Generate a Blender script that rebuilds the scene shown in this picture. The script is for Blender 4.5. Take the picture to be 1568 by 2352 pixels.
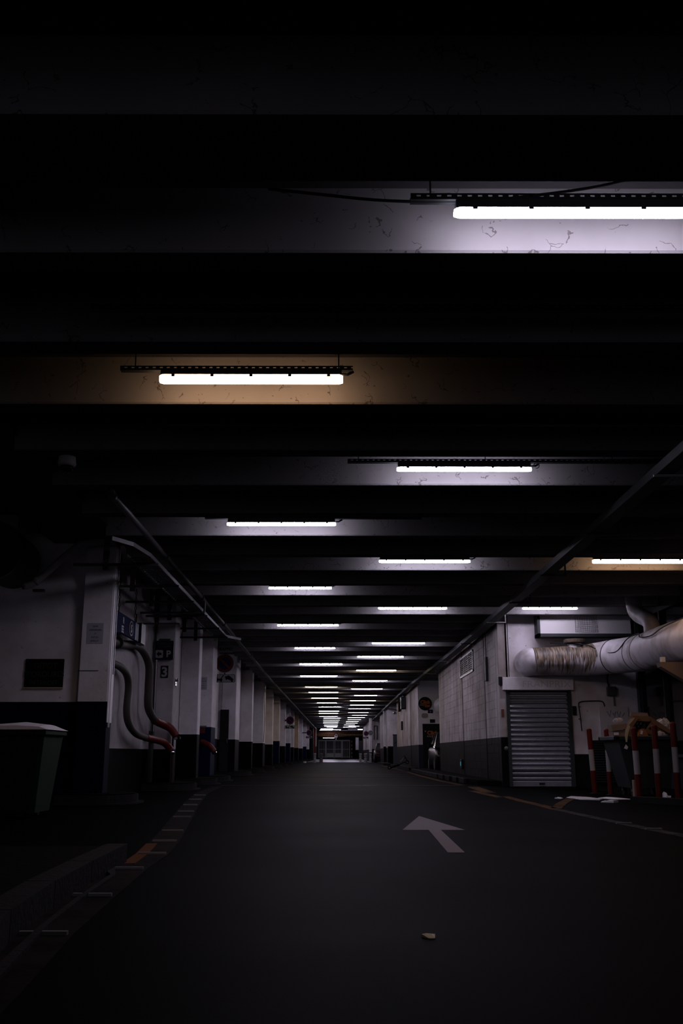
import bpy, math, random
from mathutils import Vector, Matrix
random.seed(7)
sc = bpy.context.scene
for o in list(bpy.data.objects):
    bpy.data.objects.remove(o)
C = sc.collection
PI = math.pi

# ------------------------------------------------------------------ camera
cd = bpy.data.cameras.new('camera')
cam = bpy.data.objects.new('camera', cd)
C.objects.link(cam)
cd.sensor_fit = 'VERTICAL'
cd.sensor_height = 36.0
cd.lens = 36.0 * 2250.0 / 2352.0
cd.clip_end = 400
cam.location = (0, 0, 0.72)
cam.rotation_euler = (math.radians(90 + 13.832), 0, math.radians(-0.173))
sc.camera = cam

# ------------------------------------------------------------------ world, exposure
w = bpy.data.worlds.new('world')
sc.world = w
w.use_nodes = True
w.node_tree.nodes['Background'].inputs[0].default_value = (0.55, 0.5, 0.62, 1)
w.node_tree.nodes['Background'].inputs[1].default_value = 0.17
sc.view_settings.view_transform = 'Standard'
sc.view_settings.look = 'None'
sc.view_settings.gamma = 1
sc.view_settings.use_curve_mapping = False
sc.view_settings.exposure = 0.0
WHITE_LAMP = (0.92, 0.84, 1.06)
WARM_LAMP = (1.0, 0.59, 0.33)
L_WHITE = 48.0
L_WARM = 20.0

# ------------------------------------------------------------------ materials
MATS = {}


def mat(name, col, rough=0.7, metal=0.0, var=0.0, vscale=3.0, bump=0.0, bscale=20.0, spec=0.2, emit=None, estr=0.0,
        alpha=1.0, trans=0.0):
    if name in MATS:
        return MATS[name]
    m = bpy.data.materials.new(name)
    m.use_nodes = True
    nt = m.node_tree
    b = nt.nodes['Principled BSDF']
    b.inputs['Base Color'].default_value = (*col, 1)
    b.inputs['Roughness'].default_value = rough
    b.inputs['Metallic'].default_value = metal
    b.inputs['Specular IOR Level'].default_value = spec
    if trans:
        b.inputs['Transmission Weight'].default_value = trans
    if alpha < 1:
        b.inputs['Alpha'].default_value = alpha
    if emit:
        b.inputs['Emission Color'].default_value = (*emit, 1)
        b.inputs['Emission Strength'].default_value = estr
    if var > 0:
        g = nt.nodes.new('ShaderNodeNewGeometry')
        n = nt.nodes.new('ShaderNodeTexNoise')
        n.inputs['Scale'].default_value = vscale
        n.inputs['Detail'].default_value = 6
        nt.links.new(g.outputs['Position'], n.inputs['Vector'])
        mx = nt.nodes.new('ShaderNodeMix')
        mx.data_type = 'RGBA'
        mx.inputs['A'].default_value = (*[c * (1 - var) for c in col], 1)
        mx.inputs['B'].default_value = (*[min(1, c * (1 + var)) for c in col], 1)
        nt.links.new(n.outputs['Fac'], mx.inputs['Factor'])
        nt.links.new(mx.outputs['Result'], b.inputs['Base Color'])
    if bump > 0:
        g = nt.nodes.new('ShaderNodeNewGeometry')
        n = nt.nodes.new('ShaderNodeTexNoise')
        n.inputs['Scale'].default_value = bscale
        n.inputs['Detail'].default_value = 8
        nt.links.new(g.outputs['Position'], n.inputs['Vector'])
        bp = nt.nodes.new('ShaderNodeBump')
        bp.inputs['Strength'].default_value = bump
        bp.inputs['Distance'].default_value = 0.02
        nt.links.new(n.outputs['Fac'], bp.inputs['Height'])
        nt.links.new(bp.outputs['Normal'], b.inputs['Normal'])
    MATS[name] = m
    return m


def math_node(nt, op, a, b=None, clamp=False):
    n = nt.nodes.new('ShaderNodeMath')
    n.operation = op
    n.use_clamp = clamp
    for i, v in enumerate((a, b)):
        if v is None:
            continue
        if isinstance(v, (int, float)):
            n.inputs[i].default_value = v
        else:
            nt.links.new(v, n.inputs[i])
    return n.outputs[0]


def paint_wall(name, h, low, high=(0.80, 0.77, 0.82), dirt=0.25, streak=0.0, blotch=1.3):
    """painted masonry: white above height h, a dark painted dado below, with grime"""
    if name in MATS:
        return MATS[name]
    m = bpy.data.materials.new(name)
    m.use_nodes = True
    nt = m.node_tree
    b = nt.nodes['Principled BSDF']
    b.inputs['Roughness'].default_value = 0.62
    b.inputs['Specular IOR Level'].default_value = 0.025
    g = nt.nodes.new('ShaderNodeNewGeometry')
    sx = nt.nodes.new('ShaderNodeSeparateXYZ')
    nt.links.new(g.outputs['Position'], sx.inputs[0])
    n = nt.nodes.new('ShaderNodeTexNoise')
    n.inputs['Scale'].default_value = blotch
    n.inputs['Detail'].default_value = 7
    n.inputs['Roughness'].default_value = 0.62
    nt.links.new(g.outputs['Position'], n.inputs['Vector'])
    r = nt.nodes.new('ShaderNodeValToRGB')
    r.color_ramp.elements[0].position = 0.32
    r.color_ramp.elements[0].color = (1 - dirt, 1 - dirt * 1.15, 1 - dirt * 1.3, 1)
    r.color_ramp.elements[1].position = 0.6
    r.color_ramp.elements[1].color = (1, 1, 1, 1)
    nt.links.new(n.outputs['Fac'], r.inputs[0])
    out = r.outputs[0]
    # small dark chips and scuffs
    n2 = nt.nodes.new('ShaderNodeTexNoise')
    n2.inputs['Scale'].default_value = 16
    n2.inputs['Detail'].default_value = 4
    nt.links.new(g.outputs['Position'], n2.inputs['Vector'])
    r2 = nt.nodes.new('ShaderNodeValToRGB')
    r2.color_ramp.elements[0].position = 0.24
    r2.color_ramp.elements[0].color = (0.35, 0.3, 0.28, 1)
    r2.color_ramp.elements[1].position = 0.31
    r2.color_ramp.elements[1].color = (1, 1, 1, 1)
    nt.links.new(n2.outputs['Fac'], r2.inputs[0])
    m1 = nt.nodes.new('ShaderNodeMix')
    m1.data_type = 'RGBA'
    m1.blend_type = 'MULTIPLY'
    m1.inputs['Factor'].default_value = 1
    nt.links.new(out, m1.inputs['A'])
    nt.links.new(r2.outputs[0], m1.inputs['B'])
    out = m1.outputs['Result']
    if streak:
        mp = nt.nodes.new('ShaderNodeMapping')
        mp.inputs['Scale'].default_value = (2.2, 2.2, 0.12)
        nt.links.new(g.outputs['Position'], mp.inputs[0])
        n3 = nt.nodes.new('ShaderNodeTexNoise')
        n3.inputs['Scale'].default_value = 1.5
        n3.inputs['Detail'].default_value = 5
        nt.links.new(mp.outputs[0], n3.inputs['Vector'])
        r3 = nt.nodes.new('ShaderNodeValToRGB')
        r3.color_ramp.elements[0].position = 0.35
        r3.color_ramp.elements[0].color = (1 - streak, 1 - streak * 1.15, 1 - streak * 1.3, 1)
        r3.color_ramp.elements[1].position = 0.62
        r3.color_ramp.elements[1].color = (1, 1, 1, 1)
        nt.links.new(n3.outputs['Fac'], r3.inputs[0])
        m3 = nt.nodes.new('ShaderNodeMix')
        m3.data_type = 'RGBA'
        m3.blend_type = 'MULTIPLY'
        m3.inputs['Factor'].default_value = 1
        nt.links.new(out, m3.inputs['A'])
        nt.links.new(r3.outputs[0], m3.inputs['B'])
        out = m3.outputs['Result']
    pm = nt.nodes.new('ShaderNodeMix')
    pm.data_type = 'RGBA'
    f = math_node(nt, 'GREATER_THAN', sx.outputs[2], h)
    nt.links.new(f, pm.inputs['Factor'])
    pm.inputs['A'].default_value = (*low, 1)
    pm.inputs['B'].default_value = (*high, 1)
    mm = nt.nodes.new('ShaderNodeMix')
    mm.data_type = 'RGBA'
    mm.blend_type = 'MULTIPLY'
    mm.inputs['Factor'].default_value = 1
    nt.links.new(pm.outputs['Result'], mm.inputs['A'])
    nt.links.new(out, mm.inputs['B'])
    nt.links.new(mm.outputs['Result'], b.inputs['Base Color'])
    bp = nt.nodes.new('ShaderNodeBump')
    bp.inputs['Strength'].default_value = 0.25
    bp.inputs['Distance'].default_value = 0.01
    nt.links.new(n2.outputs['Fac'], bp.inputs['Height'])
    nt.links.new(bp.outputs['Normal'], b.inputs['Normal'])
    MATS[name] = m
    return m


def beam_mat():
    """whitewashed concrete with dark cobweb-like cracks, shade painted into soffit and back faces"""
    m = bpy.data.materials.new('beam_concrete')
    m.use_nodes = True
    nt = m.node_tree
    b = nt.nodes['Principled BSDF']
    b.inputs['Roughness'].default_value = 0.85
    b.inputs['Specular IOR Level'].default_value = 0.2
    g = nt.nodes.new('ShaderNodeNewGeometry')
    wn = nt.nodes.new('ShaderNodeTexNoise')
    wn.inputs['Scale'].default_value = 4
    wn.inputs['Detail'].default_value = 6
    nt.links.new(g.outputs['Position'], wn.inputs['Vector'])
    ad = nt.nodes.new('ShaderNodeMix')
    ad.data_type = 'VECTOR'
    ad.inputs['Factor'].default_value = 0.28
    nt.links.new(g.outputs['Position'], ad.inputs['A'])
    nt.links.new(wn.outputs['Color'], ad.inputs['B'])
    v = nt.nodes.new('ShaderNodeTexVoronoi')
    v.feature = 'DISTANCE_TO_EDGE'
    v.inputs['Scale'].default_value = 7.5
    nt.links.new(ad.outputs['Result'], v.inputs['Vector'])
    line = math_node(nt, 'LESS_THAN', v.outputs['Distance'], 0.016)
    n = nt.nodes.new('ShaderNodeTexNoise')
    n.inputs['Scale'].default_value = 5.5
    n.inputs['Detail'].default_value = 3
    nt.links.new(g.outputs['Position'], n.inputs['Vector'])
    gate = math_node(nt, 'GREATER_THAN', n.outputs['Fac'], 0.56)
    n2 = nt.nodes.new('ShaderNodeTexNoise')
    n2.inputs['Scale'].default_value = 23
    n2.inputs['Detail'].default_value = 3
    nt.links.new(g.outputs['Position'], n2.inputs['Vector'])
    spot = math_node(nt, 'LESS_THAN', n2.outputs['Fac'], 0.29)
    f = math_node(nt, 'MAXIMUM', math_node(nt, 'MULTIPLY', line, gate), spot)
    f = math_node(nt, 'MULTIPLY', f, 0.68)
    n3 = nt.nodes.new('ShaderNodeTexNoise')
    n3.inputs['Scale'].default_value = 1.4
    n3.inputs['Detail'].default_value = 8
    nt.links.new(g.outputs['Position'], n3.inputs['Vector'])
    base = nt.nodes.new('ShaderNodeMix')
    base.data_type = 'RGBA'
    base.inputs['A'].default_value = (0.16, 0.155, 0.158, 1)
    base.inputs['B'].default_value = (0.29, 0.28, 0.285, 1)
    nt.links.new(n3.outputs['Fac'], base.inputs['Factor'])
    # whitewash on faces towards the entrance; others coloured dark to cut bounced light
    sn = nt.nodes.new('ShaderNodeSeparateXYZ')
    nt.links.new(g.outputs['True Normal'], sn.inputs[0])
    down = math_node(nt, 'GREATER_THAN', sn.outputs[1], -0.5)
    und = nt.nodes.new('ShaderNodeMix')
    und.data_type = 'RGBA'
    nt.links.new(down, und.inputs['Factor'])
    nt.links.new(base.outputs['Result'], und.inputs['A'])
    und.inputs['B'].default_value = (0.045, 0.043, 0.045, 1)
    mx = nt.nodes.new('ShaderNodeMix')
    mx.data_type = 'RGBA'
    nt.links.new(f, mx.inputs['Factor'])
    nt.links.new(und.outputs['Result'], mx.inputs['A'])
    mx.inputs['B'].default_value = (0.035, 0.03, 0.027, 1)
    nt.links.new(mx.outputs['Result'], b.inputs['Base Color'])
    MATS['beam'] = m
    return m


def asphalt_mat():
    m = bpy.data.materials.new('asphalt')
    m.use_nodes = True
    nt = m.node_tree
    b = nt.nodes['Principled BSDF']
    g = nt.nodes.new('ShaderNodeNewGeometry')
    n = nt.nodes.new('ShaderNodeTexNoise')
    n.inputs['Scale'].default_value = 0.5
    n.inputs['Detail'].default_value = 8
    nt.links.new(g.outputs['Position'], n.inputs['Vector'])
    r = nt.nodes.new('ShaderNodeValToRGB')
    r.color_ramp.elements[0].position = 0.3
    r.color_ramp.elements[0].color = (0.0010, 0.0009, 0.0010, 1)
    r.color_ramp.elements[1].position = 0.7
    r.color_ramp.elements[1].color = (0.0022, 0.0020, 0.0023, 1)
    nt.links.new(n.outputs['Fac'], r.inputs[0])
    n2 = nt.nodes.new('ShaderNodeTexNoise')
    n2.inputs['Scale'].default_value = 90
    n2.inputs['Detail'].default_value = 4
    nt.links.new(g.outputs['Position'], n2.inputs['Vector'])
    nt.links.new(r.outputs[0], b.inputs['Base Color'])
    rr = nt.nodes.new('ShaderNodeMapRange')
    rr.inputs['To Min'].default_value = 0.58
    rr.inputs['To Max'].default_value = 0.74
    nt.links.new(n.outputs['Fac'], rr.inputs['Value'])
    nt.links.new(rr.outputs[0], b.inputs['Roughness'])
    b.inputs['Specular IOR Level'].default_value = 0.006
    bp = nt.nodes.new('ShaderNodeBump')
    bp.inputs['Strength'].default_value = 0.12
    bp.inputs['Distance'].default_value = 0.004
    nt.links.new(n2.outputs['Fac'], bp.inputs['Height'])
    nt.links.new(bp.outputs['Normal'], b.inputs['Normal'])
    return m


def worn_paint(name, col, keep=0.5, scale=6.0):
    """road paint with the asphalt showing through where it has worn off"""
    m = bpy.data.materials.new(name)
    m.use_nodes = True
    nt = m.node_tree
    b = nt.nodes['Principled BSDF']
    b.inputs['Roughness'].default_value = 0.8
    b.inputs['Specular IOR Level'].default_value = 0.015
    g = nt.nodes.new('ShaderNodeNewGeometry')
    n = nt.nodes.new('ShaderNodeTexNoise')
    n.inputs['Scale'].default_value = scale
    n.inputs['Detail'].default_value = 8
    n.inputs['Roughness'].default_value = 0.7
    nt.links.new(g.outputs['Position'], n.inputs['Vector'])
    r = nt.nodes.new('ShaderNodeValToRGB')
    r.color_ramp.elements[0].position = 1 - keep - 0.06
    r.color_ramp.elements[0].color = (0.0035, 0.0033, 0.0035, 1)
    r.color_ramp.elements[1].position = 1 - keep + 0.06
    r.color_ramp.elements[1].color = (*col, 1)
    nt.links.new(n.outputs['Fac'], r.inputs[0])
    nt.links.new(r.outputs[0], b.inputs['Base Color'])
    return m


def duct_mat():
    """white lagging, brown bird-dropping and rust runs over one stretch"""
    m = bpy.data.materials.new('duct_lagging')
    m.use_nodes = True
    nt = m.node_tree
    b = nt.nodes['Principled BSDF']
    b.inputs['Roughness'].default_value = 0.55
    g = nt.nodes.new('ShaderNodeNewGeometry')
    sx = nt.nodes.new('ShaderNodeSeparateXYZ')
    nt.links.new(g.outputs['Position'], sx.inputs[0])
    mp = nt.nodes.new('ShaderNodeMapping')
    mp.inputs['Scale'].default_value = (16, 1.2, 1.2)
    nt.links.new(g.outputs['Position'], mp.inputs[0])
    n = nt.nodes.new('ShaderNodeTexNoise')
    n.inputs['Scale'].default_value = 1.6
    n.inputs['Detail'].default_value = 6
    nt.links.new(mp.outputs[0], n.inputs['Vector'])
    # runs hang from the top of the duct and thin out downwards
    top = nt.nodes.new('ShaderNodeMapRange')
    top.inputs['From Min'].default_value = 2.30
    top.inputs['From Max'].default_value = 3.05
    top.inputs['To Min'].default_value = -0.13
    top.inputs['To Max'].default_value = 0.45
    nt.links.new(sx.outputs[2], top.inputs['Value'])
    inx = math_node(nt, 'MULTIPLY', math_node(nt, 'GREATER_THAN', sx.outputs[0], 4.35),
                    math_node(nt, 'LESS_THAN', sx.outputs[0], 5.62))
    s = math_node(nt, 'ADD', n.outputs['Fac'], top.outputs[0])
    f = nt.nodes.new('ShaderNodeMapRange')
    f.inputs['From Min'].default_value = 0.55
    f.inputs['From Max'].default_value = 0.66
    nt.links.new(s, f.inputs['Value'])
    ff = math_node(nt, 'MULTIPLY', f.outputs[0], inx)
    n4 = nt.nodes.new('ShaderNodeTexNoise')
    n4.inputs['Scale'].default_value = 3.5
    n4.inputs['Detail'].default_value = 6
    nt.links.new(mp.outputs[0], n4.inputs['Vector'])
    br = nt.nodes.new('ShaderNodeMix')
    br.data_type = 'RGBA'
    br.inputs['A'].default_value = (0.03, 0.024, 0.02, 1)
    br.inputs['B'].default_value = (0.27, 0.19, 0.13, 1)
    rr = nt.nodes.new('ShaderNodeMapRange')
    rr.inputs['From Min'].default_value = 0.4
    rr.inputs['From Max'].default_value = 0.62
    nt.links.new(n4.outputs['Fac'], rr.inputs['Value'])
    nt.links.new(rr.outputs[0], br.inputs['Factor'])
    n5 = nt.nodes.new('ShaderNodeTexNoise')
    n5.inputs['Scale'].default_value = 2.5
    n5.inputs['Detail'].default_value = 8
    nt.links.new(g.outputs['Position'], n5.inputs['Vector'])
    wh = nt.nodes.new('ShaderNodeValToRGB')
    wh.color_ramp.elements[0].position = 0.3
    wh.color_ramp.elements[0].color = (0.36, 0.32, 0.31, 1)
    wh.color_ramp.elements[1].position = 0.55
    wh.color_ramp.elements[1].color = (0.74, 0.70, 0.76, 1)
    nt.links.new(n5.outputs['Fac'], wh.inputs[0])
    mx = nt.nodes.new('ShaderNodeMix')
    mx.data_type = 'RGBA'
    nt.links.new(ff, mx.inputs['Factor'])
    nt.links.new(wh.outputs[0], mx.inputs['A'])
    nt.links.new(br.outputs['Result'], mx.inputs['B'])
    nt.links.new(mx.outputs['Result'], b.inputs['Base Color'])
    return m


M_BEAM = beam_mat()
M_DECK = mat('deck_concrete', (0.05, 0.048, 0.05), 0.9, var=0.3, vscale=1.5, spec=0.2)
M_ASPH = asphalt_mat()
M_KERB = mat('kerb_concrete', (0.020, 0.019, 0.020), 0.75, spec=0.02, var=0.35, vscale=6, bump=0.4, bscale=25)
M_SLAB = mat('sidewalk_concrete', (0.005, 0.0047, 0.005), 0.8, spec=0.01, var=0.3, vscale=2, bump=0.3, bscale=15)
LOW = (0.005, 0.005, 0.006)
M_PILLAR = paint_wall('pillar_paint', 1.16, LOW)
M_NAVY = paint_wall('pillar_navy', 1.48, (0.002, 0.004, 0.016))
M_BLUEPIL = paint_wall('pillar_blue_plinth', 1.40, (0.003, 0.008, 0.034))
M_RECESS = paint_wall('recess_paint', 0.80, (0.0015, 0.0015, 0.0018), high=(.42, .40, .43), dirt=0.35)
M_WALLL = paint_wall('left_wall_paint', 1.16, (0.003, 0.003, 0.004), high=(.6, .57, .62), dirt=0.35)
M_BLOCK = paint_wall('block_paint', 1.07, (0.012, 0.0115, 0.0125), high=(0.60, 0.565, 0.59), dirt=0.4, streak=0.32)
M_SHUTW = paint_wall('shutter_wall_paint', 0.70, (0.012, 0.012, 0.014), dirt=0.3)
M_CREAM = paint_wall('cream_paint', 1.16, LOW, high=(0.6, 0.48, 0.34), dirt=0.35)
M_DARK = mat('dark_concrete', (0.012, 0.012, 0.013), 0.8, var=0.3)
M_STEEL = mat('galvanised_steel', (0.12, 0.12, 0.125), 0.5, 0.3, var=0.2, vscale=8)
M_RAIL = mat('dull_rail_steel', (0.035, 0.039, 0.041), 0.6, 0.2, var=0.3, vscale=8)
M_BLACK = mat('black_plastic', (0.004, 0.004, 0.0045), 0.45)
M_RUBBER = mat('rubber', (0.005, 0.005, 0.005), 0.8)
M_STUD = mat('worn_stud_metal', (0.14, 0.135, 0.14), 0.6)
M_HOUSING = mat('lamp_housing', (0.05, 0.056, 0.06), 0.5)
M_WHITE = mat('white_enamel', (0.6, 0.58, 0.6), 0.4)
M_RED = mat('red_paint', (0.10, 0.008, 0.005), 0.45, var=0.15, vscale=6)
M_WHITEB = mat('bollard_white', (0.34, 0.32, 0.32), 0.5, var=0.15, vscale=6)
M_PIPE = mat('beige_pipe', (0.055, 0.046, 0.043), 0.65, var=0.2, vscale=5)
M_GALPIPE = mat('grey_conduit', (0.09, 0.086, 0.09), 0.45, 0.3, var=0.2)
M_GREEN = mat('green_plastic', (0.0008, 0.016, 0.004), 0.7, spec=0.1)
M_LID = mat('pale_lid_plastic', (0.85, 0.82, 0.88), 0.4, var=0.1)
M_BIN = mat('grey_green_plastic', (0.022, 0.025, 0.029), 0.5, var=0.15)
M_CARD = mat('cardboard', (0.16, 0.095, 0.05), 0.85, var=0.2, vscale=5)
M_CARDP = mat('pale_cardboard', (0.20, 0.145, 0.12), 0.85, var=0.15, vscale=5)
M_BAG = mat('clear_plastic_film', (0.55, 0.52, 0.55), 0.2, alpha=0.55)
M_PAPER = mat('paper', (0.6, 0.6, 0.66), 0.7, var=0.1)
M_SHUT = mat('shutter_steel', (0.26, 0.27, 0.31), 0.38, 0.35, var=0.25, vscale=9)
M_GLASS = mat('dark_glass', (0.002, 0.002, 0.0025), 0.08, spec=0.3)
M_CLGLASS = mat('car_glass', (0.03, 0.03, 0.035), 0.05, spec=0.9)
M_CARB = mat('black_car_paint', (0.002, 0.002, 0.0025), 0.3, spec=0.06)
M_CARR = mat('dark_red_car_paint', (0.012, 0.0015, 0.002), 0.3, spec=0.1)
M_CHROME = mat('chrome', (0.35, 0.35, 0.37), 0.12, 1.0)
M_SIGNB = mat('sign_blue', (0.006, 0.014, 0.05), 0.8, spec=0.03)
M_SIGNR = mat('sign_red', (0.09, 0.008, 0.006), 0.45)
M_SIGNW = mat('sign_white', (0.26, 0.26, 0.26), 0.45)
M_SIGNK = mat('sign_black', (0.002, 0.002, 0.0025), 0.5)
M_ORANGE = mat('orange_print', (0.45, 0.14, 0.04), 0.6)
M_DIMTXT = mat('grey_print', (0.035, 0.035, 0.04), 0.6)
M_DUCT = duct_mat()
M_RUST = mat('rusty_pipe', (0.40, 0.19, 0.12), 0.6, var=0.3)
M_YEL = mat('yellow_hazard', (0.55, 0.35, 0.03), 0.6)
M_STONE = mat('pale_stone', (0.32, 0.32, 0.34), 0.8, var=0.25)
M_GREYDOOR = mat('blue_grey_door', (0.05, 0.06, 0.078), 0.5, var=0.2)
M_ARROW = worn_paint('arrow_paint', (0.20, 0.175, 0.19), keep=0.92, scale=9)
M_YELLOW = worn_paint('ochre_road_paint', (0.085, 0.045, 0.022), keep=0.56, scale=5)
M_FADE = worn_paint('faded_lane_paint', (0.014, 0.0095, 0.008), keep=0.5, scale=3)
M_WSTRIP = worn_paint('faded_white_line', (0.05, 0.045, 0.045), keep=0.55, scale=7)


# ------------------------------------------------------------------ mesh helpers
class MB:
    def __init__(self):
        self.v = []
        self.f = []

    def add(self, vs, fs):
        o = len(self.v)
        self.v += [tuple(p) for p in vs]
        self.f += [tuple(i + o for i in q) for q in fs]
        return self

    def box(self, x0, x1, y0, y1, z0, z1, bev=0.0):
        if bev <= 0:
            vs = [(x, y, z) for z in (z0, z1) for y in (y0, y1) for x in (x0, x1)]
            return self.add(vs, [(0, 2, 3, 1), (4, 5, 7, 6), (0, 1, 5, 4), (2, 6, 7, 3), (0, 4, 6, 2), (1, 3, 7, 5)])
        b = bev
        rings = []
        for z, i in ((z0, b), (z0 + b, 0), (z1 - b, 0), (z1, b)):
            rings.append([(x0 + b, y0 + i, z), (x1 - b, y0 + i, z), (x1 - i, y0 + b, z), (x1 - i, y1 - b, z),
                          (x1 - b, y1 - i, z), (x0 + b, y1 - i, z), (x0 + i, y1 - b, z), (x0 + i, y0 + b, z)])
        return self.rings(rings)

    def rings(self, rings, cap=True):
        n = len(rings[0])
        vs = [p for r in rings for p in r]
        fs = []
        for k in range(len(rings) - 1):
            for i in range(n):
                j = (i + 1) % n
                fs.append((k * n + i, k * n + j, (k + 1) * n + j, (k + 1) * n + i))
        if cap:
            fs.append(tuple(range(n - 1, -1, -1)))
            fs.append(tuple((len(rings) - 1) * n + i for i in range(n)))
        return self.add(vs, fs)

    def prism(self, pts, axis, a, b):
        """pts 2-D outline extruded along an axis from a to b"""
        def p3(p, t):
            return {'x': (t, p[0], p[1]), 'y': (p[0], t, p[1]), 'z': (p[0], p[1], t)}[axis]
        return self.rings([[p3(p, a) for p in pts], [p3(p, b) for p in pts]])

    def lathe(self, prof, c, axis='z', n=16):
        rs = []
        for r, h in prof:
            ring = []
            for i in range(n):
                a = 2 * PI * i / n
                u, v = r * math.cos(a), r * math.sin(a)
                ring.append({'z': (c[0] + u, c[1] + v, c[2] + h), 'y': (c[0] + u, c[1] + h, c[2] + v),
                             'x': (c[0] + h, c[1] + u, c[2] + v)}[axis])
            rs.append(ring)
        return self.rings(rs)

    def tube(self, path, r, n=8, closed=False):
        P = [Vector(p) for p in path]
        rs = []
        ref = Vector((0, 0, 1))
        prev = None
        for i, p in enumerate(P):
            a = P[max(0, i - 1)]
            b = P[min(len(P) - 1, i + 1)]
            t = (b - a).normalized()
            if prev is None:
                u = t.cross(ref)
                if u.length < 1e-3:
                    u = t.cross(Vector((1, 0, 0)))
                u.normalize()
            else:
                u = (prev - t * prev.dot(t)).normalized()
            prev = u
            w_ = t.cross(u)
            rr = r[i] if isinstance(r, (list, tuple)) else r
            rs.append([tuple(p + (u * math.cos(2 * PI * k / n) + w_ * math.sin(2 * PI * k / n)) * rr) for k in range(n)])
        return self.rings(rs)

    def build(self, name, m, parent=None, smooth=False, kind=None, label=None):
        org = wloc(parent) if parent else None
        if org is None:
            xs, ys, zs = zip(*self.v)
            org = Vector(((min(xs) + max(xs)) / 2, (min(ys) + max(ys)) / 2, min(zs)))
            loc = org
        else:
            loc = Vector((0, 0, 0))
        me = bpy.data.meshes.new(name)
        me.from_pydata([tuple(Vector(p) - org) for p in self.v], [], self.f)
        me.materials.append(m)
        if smooth:
            for p in me.polygons:
                p.use_smooth = True
        me.update()
        o = bpy.data.objects.new(name, me)
        o.location = loc
        C.objects.link(o)
        if parent:
            o.parent = parent
            o['off'] = (0.0, 0.0, 0.0)
        if kind:
            o['kind'] = kind
        if label:
            o['label'] = label
        return o


def wloc(o):
    p = Vector((0, 0, 0))
    while o is not None:
        p += Vector(o.location)
        o = o.parent
    return p


def tag(o, label, cat, group=None):
    o['label'] = label
    o['category'] = cat
    if group:
        o['group'] = group
    return o


def thing(name, label, cat, loc, group=None):
    o = bpy.data.objects.new(name, None)
    o.location = loc
    o.empty_display_size = 0.1
    C.objects.link(o)
    return tag(o, label, cat, group)


def struct(name, mb, m, smooth=False, label=None):
    return mb.build(name, m, smooth=smooth, kind='structure', label=label)


def box(*a, **k):
    return MB().box(*a, **k)


def smooth_path(pts, sub=6):
    """Catmull-Rom through the points"""
    P = [Vector(p) for p in pts]
    out = []
    for i in range(len(P) - 1):
        a, b, c, d = P[max(0, i - 1)], P[i], P[i + 1], P[min(len(P) - 1, i + 2)]
        for s in range(sub):
            t = s / sub
            out.append(0.5 * ((2 * b) + (c - a) * t + (2 * a - 5 * b + 4 * c - d) * t * t + (3 * b - a - 3 * c + d) * t ** 3))
    out.append(P[-1])
    return out


TXT = {}


def text(parent, s, cx, cy, cz, h, m, face='S', sx=1.0, name='lettering', depth=0.002, bold=0.0):
    """flat print: cap height h, centred on (cx, cz); face S looks to -Y, E looks to +X"""
    key = (s, bold)
    if key not in TXT:
        cu = bpy.data.curves.new('lettering', 'FONT')
        cu.body = s
        cu.align_x = 'CENTER'
        cu.resolution_u = 3
        cu.offset = bold
        cu.extrude = 0.02
        to = bpy.data.objects.new('lettering', cu)
        C.objects.link(to)
        dg = bpy.context.evaluated_depsgraph_get()
        me = bpy.data.meshes.new_from_object(to.evaluated_get(dg))
        vs = [tuple(v.co) for v in me.vertices]
        fs = [tuple(p.vertices) for p in me.polygons]
        bpy.data.objects.remove(to)
        bpy.data.curves.remove(cu)
        bpy.data.meshes.remove(me)
        TXT[key] = (vs, fs)
    vs, fs = TXT[key]
    k = h / 0.7
    out = []
    for x, y, z in vs:
        u, v, d = x * k * sx, y * k - h / 2, (z / 0.04) * depth
        if face == 'S':
            out.append((cx + u, cy - d, cz + v))
        elif face == 'E':
            out.append((cx + d, cy + u, cz + v))
        else:
            out.append((cx + u, cy + v, cz + d))
    return MB().add(out, fs).build(name, m, parent)


def rrect(x0, x1, z0, z1, r, n=4):
    pts = []
    for cx, cz, a0 in ((x1 - r, z1 - r, 0), (x0 + r, z1 - r, 90), (x0 + r, z0 + r, 180), (x1 - r, z0 + r, 270)):
        for i in range(n + 1):
            a = math.radians(a0 + 90 * i / n)
            pts.append((cx + r * math.cos(a), cz + r * math.sin(a)))
    return pts


ORD = ['first', 'second', 'third', 'fourth', 'fifth', 'sixth', 'seventh', 'eighth', 'ninth', 'tenth', 'eleventh',
       'twelfth', 'thirteenth', 'fourteenth', 'fifteenth', 'sixteenth', 'seventeenth', 'eighteenth', 'nineteenth',
       'twentieth', 'twenty-first', 'twenty-second', 'twenty-third', 'twenty-fourth', 'twenty-fifth']

HB = 3.72      # soffit of the cross beams
ZD = 4.16      # underside of the deck

# ------------------------------------------------------------------ the setting: floor and ceiling
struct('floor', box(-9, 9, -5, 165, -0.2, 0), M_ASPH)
ceil = struct('ceiling', box(-9, 9, -5, 124, ZD, ZD + 0.3), M_DECK)
K0 = 5.48
beam_me = None
ys = [K0 + 1.35 * j for j in range(-7, 88)]
for i, y in enumerate(ys):
    if beam_me is None:
        # slightly chamfered soffit edge, in the beam's own space
        pr = [(0.0, ZD - ceil.location.z), (0.0, HB + 0.015 - ceil.location.z), (0.012, HB - ceil.location.z),
              (0.243, HB - ceil.location.z), (0.255, HB + 0.015 - ceil.location.z), (0.255, ZD - ceil.location.z)]
        mb = MB().prism(pr, 'x', -3.3, 9.0)
        beam_me = bpy.data.meshes.new('beam')
        beam_me.from_pydata(mb.v, [], mb.f)
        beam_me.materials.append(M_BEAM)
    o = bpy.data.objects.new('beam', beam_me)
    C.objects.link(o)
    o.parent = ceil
    o.location = (-ceil.location.x, y - ceil.location.y, 0)
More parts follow.
